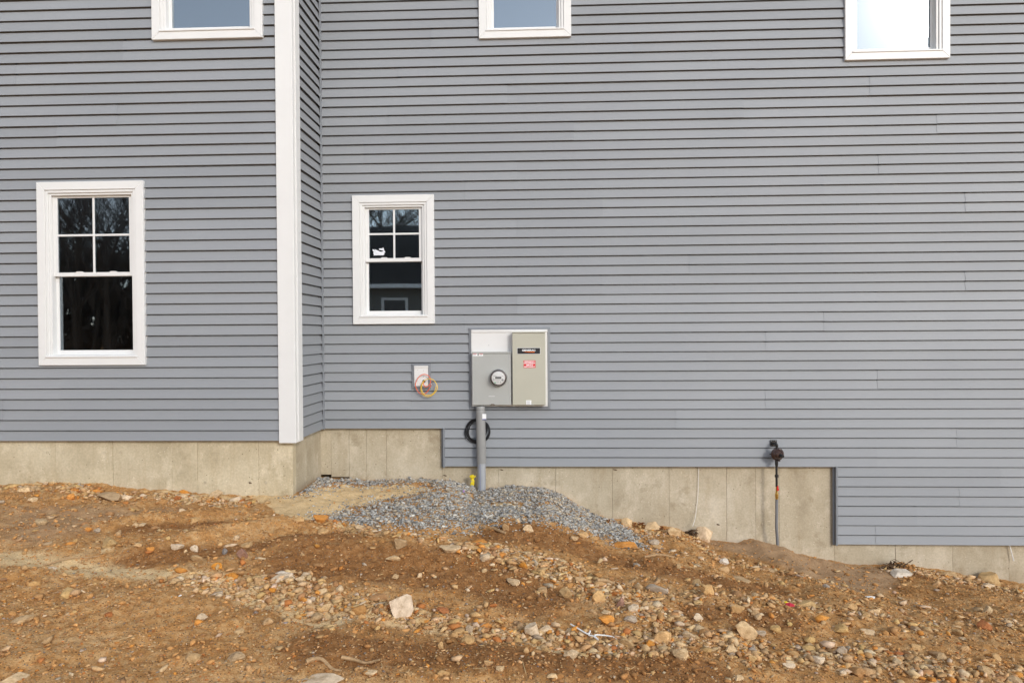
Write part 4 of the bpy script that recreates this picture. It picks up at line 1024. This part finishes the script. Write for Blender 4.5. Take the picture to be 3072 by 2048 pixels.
for k, (u, v, w, h, col, lab) in enumerate(STONES):
    p = unproject([(u, v+h*0.30)], zfun)[0]; dpt = float((p-CAM)@FWD); sw = w*dpt/F_PX; sh = h*dpt/F_PX
    ang = (CAM[2]-p[2])/max(dpt, .1)
    hh = max(0.15*sw, sh*1.02); dep = min(max(sw*0.72, sh*0.8), sw*0.95)
    l, g = (lab, 'stones lying on the dirt') if lab else zone(u, v, col)
    put_stone(p[0], p[1]+dep*0.25, sw*1.05, hh*1.08, col, BOULDER if k == 0 else BIG[(k*5+3) % 14], l, g, dep=dep, yaw=rr.uniform(-.35, .35))
    if k == 0:
        o = [q for q in bpy.data.objects if q.name.startswith('stone')][-1]; o.rotation_euler = (-.12, .06, .12); o.scale = (sw, sw*.62, sh*1.12); o.color = (0.72, 0.575, 0.43, 1)
    placed.append((p[0], p[1], sw))

# density of loose stones over the ground
RUB = [(B([(0,1472),(300,1490),(560,1495),(720,1508)]), 0.13, 1.0), (B([(560,1725),(690,1742),(850,1762),(1000,1800),(1180,1838),(1400,1866),(1600,1902),(1800,1922),(2000,1930)]), 0.16, 1.0),
       (B([(1000,1585),(1150,1632),(1350,1655),(1500,1690),(1650,1722),(1750,1765),(1800,1800),(1900,1835),(2000,1860)]), 0.15, 0.95), (B([(1700,1740),(1820,1790),(1950,1850)]), 0.22, 0.9),
       (B([(1870,1580),(2050,1605),(2150,1672),(2300,1702),(2500,1745)]), 0.12, 0.75), (B([(2690,1712),(2900,1738),(3072,1775)]), 0.16, 0.8),
       (B([(2080,1920),(2300,1945),(2500,1975),(2800,2000),(3072,2020)]), 0.18, 0.75), (B([(2100,1800),(2400,1830),(2700,1860),(3000,1880)]), 0.4, 0.25)]
def density(x, y):
    d = 0.06+0*x
    wx = x+0.12*vnoise(x*3, y*3, 21); wy = y+0.12*vnoise(x*3, y*3, 22)
    for P, w, a in RUB: d = np.maximum(d, a*np.exp(-(dist_poly(wx, wy, P)/w)**2))
    d = d*(0.55+0.9*np.clip(vnoise(x*5, y*5, 30)+0.5, 0, 1))
    d = d*(1-0.9*soft_in(x, y, SANDPATCH, 0.05))*(1-0.8*soft_in(x, y, CLAYS, 0.08))*(1-0.92*soft_in(x, y, GRAVEL, 0.04))
    return d
def ok_pos(x, y): return np.where(x > XC, y < -0.03, y < YL-0.03)
def sample(n, rng, dens, x0=-5.2, x1=5.6, y0=-5.2, y1=-0.03):
    xs, ys = [], []
    tot = 0
    while tot < n:
        x = rng.uniform(x0, x1, n*2); y = rng.uniform(y0, y1, n*2)
        # keep to the visible fan plus a margin
        keep = ok_pos(x, y) & (np.abs(x+0.04*(y-CAM[1])) < 0.84*(y-CAM[1])+0.25)
        keep &= rng.random(n*2) < dens(x, y)
        xs.append(x[keep]); ys.append(y[keep]); tot += keep.sum()
    return np.concatenate(xs)[:n], np.concatenate(ys)[:n]
PAL = ['tan']*9+['cream']*6+['buff']*7+['pale']*3+['orange']*2+['grey']+['brown']*5+['rust', 'yellow', 'yellow']
NIND = 300-len(STONES)
xs, ys = sample(NIND*6, RNG, density)
cnt = 0
for x, y in zip(xs, ys):
    if cnt >= NIND: break
    dd = (y-CAM[1]); w = float(np.clip(RNG.lognormal(math.log(0.066), 0.28), 0.045, 0.13))
    if any((x-a)**2+(y-b)**2 < (0.55*(w+c))**2 for a, b, c in placed): continue
    u, v = project((x, y, float(terrain(x, y, False))))
    if not (-20 < u < 3092 and v < 2060): continue
    cn = rr.choice(PAL); l, g = zone(u, v, cn)
    put_stone(x, y, w, w*rr.uniform(.38, .7), cn, MID[cnt % 14], l, g, yaw=rr.uniform(0, 6.28), sink=0.25)
    placed.append((x, y, w)); cnt += 1

# ------------------------------------------------------------------ pebbles and gravel (uncountable)
def ico20():
    bm = bmesh.new(); bmesh.ops.create_icosphere(bm, subdivisions=1, radius=1.0)
    v = np.array([a.co for a in bm.verts]); f = np.array([[b.index for b in q.verts] for q in bm.faces]); bm.free(); return v, f
IV, IF = ico20()
def scatter(name, x, y, size, colors, mat, hscale=(0.35, 0.75), sink=0.2, rng=RNG, lift=0.0, angular=0.22):
    n = len(x); nv = len(IV)
    var = []
    for k in range(24):
        q = IV*(1+rng.uniform(-angular, angular, (nv, 1)))
        N = rng.normal(size=(6, 3)); N /= np.linalg.norm(N, axis=1, keepdims=True)
        for a in N:
            d = q@a; lim = rng.uniform(.22, .62); q = q-np.maximum(d-lim, 0)[:, None]*a
        var.append(q)
    var = np.array(var); pick = rng.integers(0, 24, n)
    P = var[pick].copy()
    sc = np.stack([size*rng.uniform(.9, 1.7, n), size*rng.uniform(.6, 1.15, n), size*rng.uniform(*hscale, n)], 1)*0.5
    P *= sc[:, None, :]
    tx = rng.normal(0, .28, n); c, s = np.cos(tx)[:, None], np.sin(tx)[:, None]
    Y, Z = P[..., 1]*c-P[..., 2]*s, P[..., 1]*s+P[..., 2]*c; P[..., 1], P[..., 2] = Y, Z
    az = rng.uniform(0, 6.283, n); c, s = np.cos(az)[:, None], np.sin(az)[:, None]
    X, Y = P[..., 0]*c-P[..., 1]*s, P[..., 0]*s+P[..., 1]*c; P[..., 0], P[..., 1] = X, Y
    z = terrain(x, y)+sc[:, 2]*(1-2*sink)+lift
    P += np.stack([x, y, z], 1)[:, None, :]
    v = P.reshape(-1, 3); f = (IF[None]+(np.arange(n)*nv)[:, None, None]).reshape(-1, 3)
    me = bpy.data.meshes.new(name); me.vertices.add(len(v)); me.vertices.foreach_set('co', v.ravel().astype(np.float32))
    me.loops.add(f.size); me.loops.foreach_set('vertex_index', f.ravel().astype(np.int32))
    me.polygons.add(len(f)); me.polygons.foreach_set('loop_start', (np.arange(len(f))*3).astype(np.int32))
    me.update(calc_edges=True)
    cc = np.repeat(np.concatenate([colors, np.ones((n, 1))], 1), nv, 0)
    a = me.attributes.new('col', 'FLOAT_COLOR', 'POINT'); a.data.foreach_set('color', cc.ravel().astype(np.float32))
    me.materials.append(mat); o = bpy.data.objects.new(name, me); link(o); return o
def pal_colors(n, names, rng, var=0.16):
    base = np.array([C[k] for k in names])[rng.integers(0, len(names), n)]
    return np.clip(base*rng.uniform(1-var, 1+var, (n, 1))*rng.uniform(.95, 1.05, (n, 3)), 0, 1)
# rubble pebbles
n1 = 15000
x, y = sample(n1, RNG, lambda a, b: density(a, b)**1.6)
o1 = scatter('rubble_pebbles', x, y, np.clip(RNG.lognormal(math.log(.030), .50, n1), .010, .085), pal_colors(n1, PAL, RNG)*.74+np.array([.50, .275, .11])*.26, M['stone_attr'], (.35, .75), sink=.30)
tag(o1, 'countless tan and orange pebbles mixed through the rubble bands', 'pebbles', kind='stuff')
n2 = 26000
def dens2(a, b):
    e = 0.5+0.8*np.clip(vnoise(a*2.2, b*2.2, 40)+.35, 0, 1)
    near = np.clip((-b-1.2)/3.0, 0.25, 1)
    return np.clip(e*near, 0, 1)*(1-0.85*soft_in(a, b, SANDPATCH, .05))*(1-.75*soft_in(a, b, CLAYS, .08))*(1-.9*soft_in(a, b, GRAVEL, .05))*(1-0.5*sand_mask(a, b))
x, y = sample(n2, RNG, dens2)
o2 = scatter('dirt_grit', x, y, np.clip(RNG.lognormal(math.log(.0115), .42, n2), .005, .03), pal_colors(n2, ['brown']*8+['buff']*4+['tan']*4+['orange', 'rust', 'slate', 'grey', 'cream', 'rust'], RNG, .25)*.8+np.array([.50, .275, .11])*.2, M['stone_attr'], sink=.25)
tag(o2, 'fine brown grit and small pebbles strewn over the bare dirt', 'grit', kind='stuff')
# crumbs and clods of the soil itself
n5 = 17000
x, y = sample(n5, RNG, lambda a, b: (0.35+0.65*np.clip(vnoise(a*3.1, b*3.1, 44)+.5, 0, 1))*(1-.95*soft_in(a, b, SANDPATCH, .05))*(1-.55*soft_in(a, b, CLAYS, .08))*(1-soft_in(a, b, GRAVEL, .05))*(1-.55*sand_mask(a, b)))
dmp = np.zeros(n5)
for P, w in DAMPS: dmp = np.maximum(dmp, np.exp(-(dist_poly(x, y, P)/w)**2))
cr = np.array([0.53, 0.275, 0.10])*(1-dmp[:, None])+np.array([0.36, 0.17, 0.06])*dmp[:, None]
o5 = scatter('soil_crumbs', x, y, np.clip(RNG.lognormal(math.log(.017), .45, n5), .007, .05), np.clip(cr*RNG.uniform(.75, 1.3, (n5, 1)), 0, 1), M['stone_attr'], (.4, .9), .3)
tag(o5, 'crumbs and small clods of brown soil all over the ground', 'soil', kind='stuff')
SANDEDGE = B([(985,1545),(1080,1520),(1290,1478),(1200,1460)])
# gravel heap
def dens_g(a, b):
    wx = a+0.05*vnoise(a*9, b*9, 50); wy = b+0.05*vnoise(a*9, b*9, 51)
    g = soft_in(wx, wy, GRAVEL, .07)**1.5
    sp = np.exp(-(dist_poly(a, b, SANDS[6][0])/.09)**2)
    lf = np.exp(-(dist_poly(a, b, SANDEDGE)/.2)**2)
    return g*(1-.85*sp)*(1-lf*np.clip(.75-1.6*vnoise(a*6, b*6, 52), 0, .95))
gx0, gx1, gy0 = GRAVEL[:, 0].min()-.1, GRAVEL[:, 0].max()+.15, GRAVEL[:, 1].min()-.1
n3 = 29000
x, y = sample(n3, RNG, dens_g, gx0, gx1, gy0, -0.03)
gcols = np.array([(0.32, 0.325, 0.335), (0.42, 0.425, 0.43), (0.23, 0.235, 0.245), (0.52, 0.515, 0.50), (0.36, 0.36, 0.36), (0.62, 0.60, 0.56), (0.14, 0.14, 0.14), (0.42, 0.35, 0.27)])
gcols = np.minimum(gcols*1.12*np.array([1.03, 1.0, .94]), .7)
gc = gcols[RNG.choice(8, n3, p=[.26, .2, .15, .09, .19, .02, .04, .05])]*RNG.uniform(.82, 1.18, (n3, 1))
dusty = (RNG.random(n3) < 0.20+0.5*np.exp(-(dist_poly(x, y, B([(985,1545),(1080,1520),(1290,1478),(1200,1460)]))/.16)**2))[:, None]
gc = np.where(dusty, gc*.35+np.array([.34, .27, .18]), gc)
o3 = scatter('gravel_heap', x, y, np.clip(RNG.lognormal(math.log(.0165), .48, n3), .007, .052), gc, M['stone_attr'], (.35, .8), .05, lift=0.0, angular=.3)
o3.data.name = 'gravel_heap'
tag(o3, 'heap of crushed blue grey gravel banked against the foundation', 'gravel', kind='stuff')
n4 = 3800
def dens_s(a, b):
    d = dist_poly(a, b, np.vstack([GRAVEL, GRAVEL[:1]])); return np.exp(-(d/.17)**2)*.6
x, y = sample(n4, RNG, dens_s, gx0-.3, gx1+.4, gy0-.3, -0.03)
o4 = scatter('stray_gravel', x, y, np.clip(RNG.lognormal(math.log(.017), .35, n4), .008, .04), gcols[RNG.choice(8, n4)]*RNG.uniform(.8, 1.2, (n4, 1)), M['stone_attr'], sink=.15, angular=.3)
tag(o4, 'stray grey gravel chips scattered round the edge of the heap', 'gravel', kind='stuff')

# straw slivers and bark bits
def slivers(name, n, mat, L, dens, label, cat):
    x, y = sample(n, RNG, dens); z = terrain(x, y); mb = MB()
    for a, b, c in zip(x, y, z):
        l = L*RNG.uniform(.5, 1.6)/2; w = RNG.uniform(0, 3.14); t = RNG.normal(0, .15); r = RNG.uniform(.0009, .0024)
        d = np.array([math.cos(w), math.sin(w), t])*l; s = np.array([-math.sin(w), math.cos(w), 0])*r; q = np.array([a, b, c+.005]); k = np.array([0, 0, r*.9])
        mb.add([q-d-s, q-d+s, q-d+k, q+d-s, q+d+s, q+d+k], [(0,1,2), (3,5,4), (0,3,4,1), (1,4,5,2), (2,5,3,0)])
    o = mb.build(name, mat); tag(o, label, cat, kind='stuff')
slivers('straw_bits', 650, M['straw'], .06, lambda a, b: .12+.5*density(a, b), 'dry straw bits and wood splinters littering the dirt', 'straw')

# ------------------------------------------------------------------ small finds on the ground
def ground_path(pts, dz=0.006):
    P = unproject(pts, zfun); return [(a, b, float(terrain(a, b))+dz) for a, b, c in P]
def rope(name, pts, r, mat, label, cat, dz=0.008, n=6, taper=None):
    P = catmull(ground_path(pts, dz), 6); b = P[0]
    rr_ = r if taper is None else [r*(1-(1-taper)*i/(len(P)-1)) for i in range(len(P))]
    o = MB().tube(P, rr_, n).build(name, mat, None, base=b, smooth=True); return tag(o, label, cat)
q = lambda x, y, a=1024, b=1366: (x/2.297+a, y/2.297+b)
rope('twine', [q(1580,1180),q(1632,1212),q(1700,1240),q(1716,1218),q(1705,1245),q(1735,1262),q(1770,1292),q(1745,1258),q(1800,1248),q(1870,1268),q(1905,1300),q(1885,1328),q(1840,1325)], .0045, M['white_string'], 'loop of white twine lying on the foreground rubble', 'twine', .018)
rope('stick', [q(0,1398),q(90,1412),q(170,1425),q(262,1432)], .010, M['stick'], 'long pale stick lying at bottom left of centre', 'stick', .010, taper=.5)
rope('stick', [q(2110,1440,0),q(2160,1420,0),q(2220,1425,0),q(2290,1475,0),q(2350,1500,0)], .012, M['stick'], 'curved brown stick on the dirt at bottom left', 'stick', .010, taper=.5)
rope('stick', [q(300,765,0),q(480,720,0),q(600,710,0),q(690,702,0)], .007, M['stick'], 'thin twig lying in the sandy track at far left', 'stick', .008, taper=.4)
rope('stick', [q(2090,705),q(2190,700),q(2290,700)], .010, M['stick'], 'flat pale splinter below the tip of the gravel heap', 'stick', .008)
rope('stick', [q(1760,890),q(1820,885),q(1880,895)], .013, M['stick'], 'short thick piece of bark in the central rubble', 'stick', .02)
rope('stick', [q(1040,515),q(1090,535),q(1130,545)], .011, M['stick'], 'brown splinter at the lower edge of the gravel heap', 'stick', .012)
# string hanging on the wall and strip under the siding
def wallrope(name, pts, r, mat, label, cat):
    P = [tuple(at(u, v, Y)) for u, v, Y in pts]; o = MB().tube(catmull(P, 5), r, 6).build(name, mat, None, base=P[-1], smooth=True); tag(o, label, cat)
wallrope('string', [(2096,1401,.008),(2095,1440,.006),(2094,1480,.004),(2090,1520,.004),(2085,1555,-.02),(2078,1578,-.06)], .0026, M['white_string'], 'thin white string hanging down the concrete wall', 'string')
wallrope('strap', [(3024,1628,-.002),(3030,1640,-.006),(3036,1662,-.010),(3041,1681,-.014)], .0055, M['white_string'], 'short white strap dangling under the siding at far right', 'strap')
# scraps
def scrap(name, u, v, w, h, mat, label, cat, seed):
    rg = random.Random(seed); p = unproject([(u, v)], zfun)[0]; d = float((p-CAM)@FWD)/F_PX; w *= d; h *= d
    z = float(terrain(p[0], p[1])); mb = MB(); n = 7; top = []; bot = []
    for i in range(n):
        a = 2*math.pi*i/n; r = rg.uniform(.7, 1.15)
        top.append((p[0]+math.cos(a)*w*.5*r, p[1]+math.sin(a)*w*.35*r, z+.012+rg.uniform(0, h*.6))); bot.append((top[-1][0], top[-1][1], top[-1][2]-.0025))
    c = (p[0], p[1], z+.012+h*.7); mb.add(top+bot+[c, (c[0], c[1], c[2]-.0025)], [(i, (i+1) % n, 2*n) for i in range(n)]+[((i+1) % n+n, i+n, 2*n+1) for i in range(n)]+[(i+n, (i+1) % n+n, (i+1) % n, i) for i in range(n)])
    o = mb.build(name, mat, None, base=(p[0], p[1], z)); tag(o, label, cat)
    return o
scrap('plastic_scrap', *q(738,1038,2048), 34, 16, M['crimson'], 'crumpled crimson scrap on the right slope', 'scrap', 3)
scrap('plastic_scrap', *q(715,1022,2048), 12, 7, M['yellow_tape'], 'little yellow scrap touching the crimson one', 'scrap', 4)
scrap('plastic_scrap', *q(838,260), 11, 8, M['purple'], 'tiny purple scrap on the gravel heap', 'scrap', 5)
scrap('paper_scrap', *q(1290,985,2048), 30, 9, M['white_string'], 'torn white paper scrap on the right slope', 'scrap', 6)
scrap('paper_scrap', *q(1243,988,0), 12, 9, M['white_string'], 'tiny white paper scrap on the left dirt', 'scrap', 8)
# dead leaves at the wall
rl_ = random.Random(31)
for k in range(26):
    u = rl_.choice([rl_.uniform(1775, 1880), rl_.uniform(1900, 1990), rl_.uniform(1900, 1990), rl_.uniform(2000, 2090)]); v = np.interp(u, [c[0] for c in CONTACT_M], [c[1] for c in CONTACT_M])+rl_.uniform(2, 16)
    p = unproject([(u, v)], zfun)[0]; z = float(terrain(p[0], p[1])); L = rl_.uniform(.035, .065); a = rl_.uniform(0, 6.28); mb = MB()
    out = [(-1, 0), (-.6, .32), (-.1, .42), (.4, .3), (1, 0), (.4, -.3), (-.1, -.42), (-.6, -.32)]
    cu = rl_.uniform(.3, .8); ca, sa = math.cos(a), math.sin(a); tl = rl_.uniform(-.5, .5)
    V = [(p[0]+(x_*ca-y_*sa)*L*.6, min(p[1]+(x_*sa+y_*ca)*L*.6, -.004), z+.012+abs(y_)*cu*L+x_*tl*L*.5) for x_, y_ in out+[(-.5, 0), (.4, 0)]]
    mb.add(V, [(0, 1, 8), (1, 2, 9, 8), (2, 3, 9), (3, 4, 9), (4, 5, 9), (5, 6, 9), (6, 7, 8, 9), (7, 0, 8)])
    o = mb.build('dead_leaf', M['leaf'], None, base=(p[0], p[1], z)); tag(o, 'curled dead leaf lying at the concrete wall right of the gravel', 'leaf', 'dead leaves at the wall foot')
# root clump at the right wall
def clump(u, v, w, label, seed, n=22):
    p = unproject([(u, v)], zfun)[0]; z = float(terrain(p[0], p[1])); rg = random.Random(seed); mb = MB()
    for k in range(n):
        a = rg.uniform(-.2, 3.34); e = rg.uniform(.1, 1.1); L = w*rg.uniform(.3, .6); s = Vector((p[0]+rg.uniform(-.4, .4)*w, min(p[1], -.08)+rg.uniform(-.06, .03), z-.01))
        d = Vector((math.cos(a)*math.cos(e), -rg.uniform(-.25, .35), math.sin(e)*.8)).normalized()
        m = s+d*L*.5+Vector((rg.uniform(-.03, .03), rg.uniform(-.03, .0), rg.uniform(.0, .03))); t = s+d*L+Vector((rg.uniform(-.04, .04), 0, rg.uniform(-.05, .02)))
        m.y = min(m.y, -.03); t.y = min(t.y, -.025)
        mb.tube(catmull([s, m, t], 4), [rg.uniform(.004, .012)*(1-.07*i) for i in range(9)], 5)
    o = mb.build('root_clump', M['root'], None, base=(p[0], p[1], z)); tag(o, label, 'roots')
clump(2660, 1688, .22, 'dark tangle of roots and bark against the wall at right', 6)
clump(2050, 1585, .16, 'tangle of roots and dry grass left of the pale wall boulder', 9, 14)

# ------------------------------------------------------------------ behind the camera: what the glass reflects
nh = empty('neighbouring_house', (-7, -25, -0.8), 'dark low house with white framed windows reflected in the window glass', 'house')
MB().box(-16, 2.2, -33, -25, -1.2, 3.3).build('wall', M['n_wall'], nh)
MB().add([(-16.6, -24.4, 3.3), (2.8, -24.4, 3.3), (2.8, -33.6, 3.3), (-16.6, -33.6, 3.3), (-14.5, -29, 6.7), (0.7, -29, 6.7)], [(0,1,2,3), (0,4,5,1), (2,5,4,3), (1,5,2), (0,3,4)]).build('roof', M['n_roof'], nh)
MB().box(-16.6, 2.8, -24.39, -24.28, 3.16, 3.34).build('gutter', M['n_trim'], nh)
for wx in (-12.2, -6.9, -2.2):
    wn = MB(); ring(wn, wx-.62, wx+.62, 1.0, 2.75, .11, .11, .11, .11, -24.999, -24.95); wn = wn.build('window', M['n_trim'], nh)
    MB().box(wx-.5, wx+.5, -24.998, -24.97, 1.12, 2.63).build('pane', M['black_print'], wn)
def bare_tree(seed, H):
    rg = random.Random(seed); tr = MB(); br = MB()
    def grow(mb, p, d, L, r, lev):
        n = 3; pts = [p]; q = p.copy(); dd = d.copy()
        for i in range(n):
            dd = (dd+Vector((rg.uniform(-.16, .16), rg.uniform(-.16, .16), rg.uniform(.0, .12)))).normalized(); q = q+dd*L/n; pts.append(q.copy())
        mb.tube(pts, [r*(1-.5*i/n) for i in range(n+1)], 5 if lev < 2 else 3, cap=False)
        if lev >= 4: return
        for k in range([7, 5, 5, 4][lev]):
            t = rg.uniform(.35, 1.0); i = min(int(t*n), n-1); b = pts[i].lerp(pts[i+1], t*n-i); a = rg.uniform(0, 6.28)
            s = (dd*rg.uniform(.5, .9)+Vector((math.cos(a), math.sin(a), rg.uniform(-.05, .5)))*.75).normalized()
            grow(br, b, s, L*rg.uniform(.42, .62), r*.42, lev+1)
    grow(tr, Vector((0, 0, -.4)), Vector((0, 0, 1)), H, H*.017, 0)
    return tr, br
protos = []
for k in range(4):
    tr, br = bare_tree(60+k, 11.0+k)
    protos.append((tr, br))
made = {}
rt = random.Random(77)
spots = [(-44+2.9*i+rt.uniform(-1.1, 1.1), -38-rt.uniform(0, 9)) for i in range(24)]+[(-50+2.2*i+rt.uniform(-.9, .9), -30-rt.uniform(0, 16)) for i in range(16)]+[(-62+1.6*i+rt.uniform(-.6, .6), -29-rt.uniform(0, 22)) for i in range(30)]+[(-16+1.5*i+rt.uniform(-.5, .5), -36-rt.uniform(0, 6)) for i in range(12)]+[(-40+3.0*i+rt.uniform(-1, 1), -27-rt.uniform(0, 6)) for i in range(7)]
for k, (x, y) in enumerate(spots):
    i = k % 4; t = empty('bare_tree', (x, y, -0.9), 'tall leafless tree of the wood behind the photographer, reflected in the glass', 'tree', 'leafless trees reflected in the glass')
    t.rotation_euler.z = rt.uniform(0, 6.28); s = rt.uniform(.58, .80); t.scale = (s, s, s)
    for nm, j in (('trunk', 0), ('branches', 1)):
        if (i, j) not in made:
            mb = protos[i][j]; made[(i, j)] = mesh_from(nm, mb.v, mb.f, M['bark'])
        o = bpy.data.objects.new(nm, made[(i, j)]); link(o, t)
def brush():
    rg = np.random.default_rng(8); n = 20000; x = np.where(rg.random(n) < .62, rg.uniform(-75, -17, n), rg.uniform(-75, 40, n)); y = rg.uniform(-56, -37, n); h = rg.random(n)**1.25*np.where(x < -15, 8.0, 3.2)
    c = np.stack([x, y, -1.0+h], 1); d = rg.normal(size=(n, 3))*np.array([.22, .22, .35]); e = rg.normal(size=(n, 3))*np.array([.25, .2, .6]); v = np.stack([c-d, c+d, c+e], 1).reshape(-1, 3)
    me = mesh_from('undergrowth', v, [(3*i, 3*i+1, 3*i+2) for i in range(n)], M['bark']); o = bpy.data.objects.new('undergrowth', me); link(o)
    tag(o, 'dark leafless undergrowth at the edge of the wood reflected in the glass', 'undergrowth', kind='stuff')
brush()
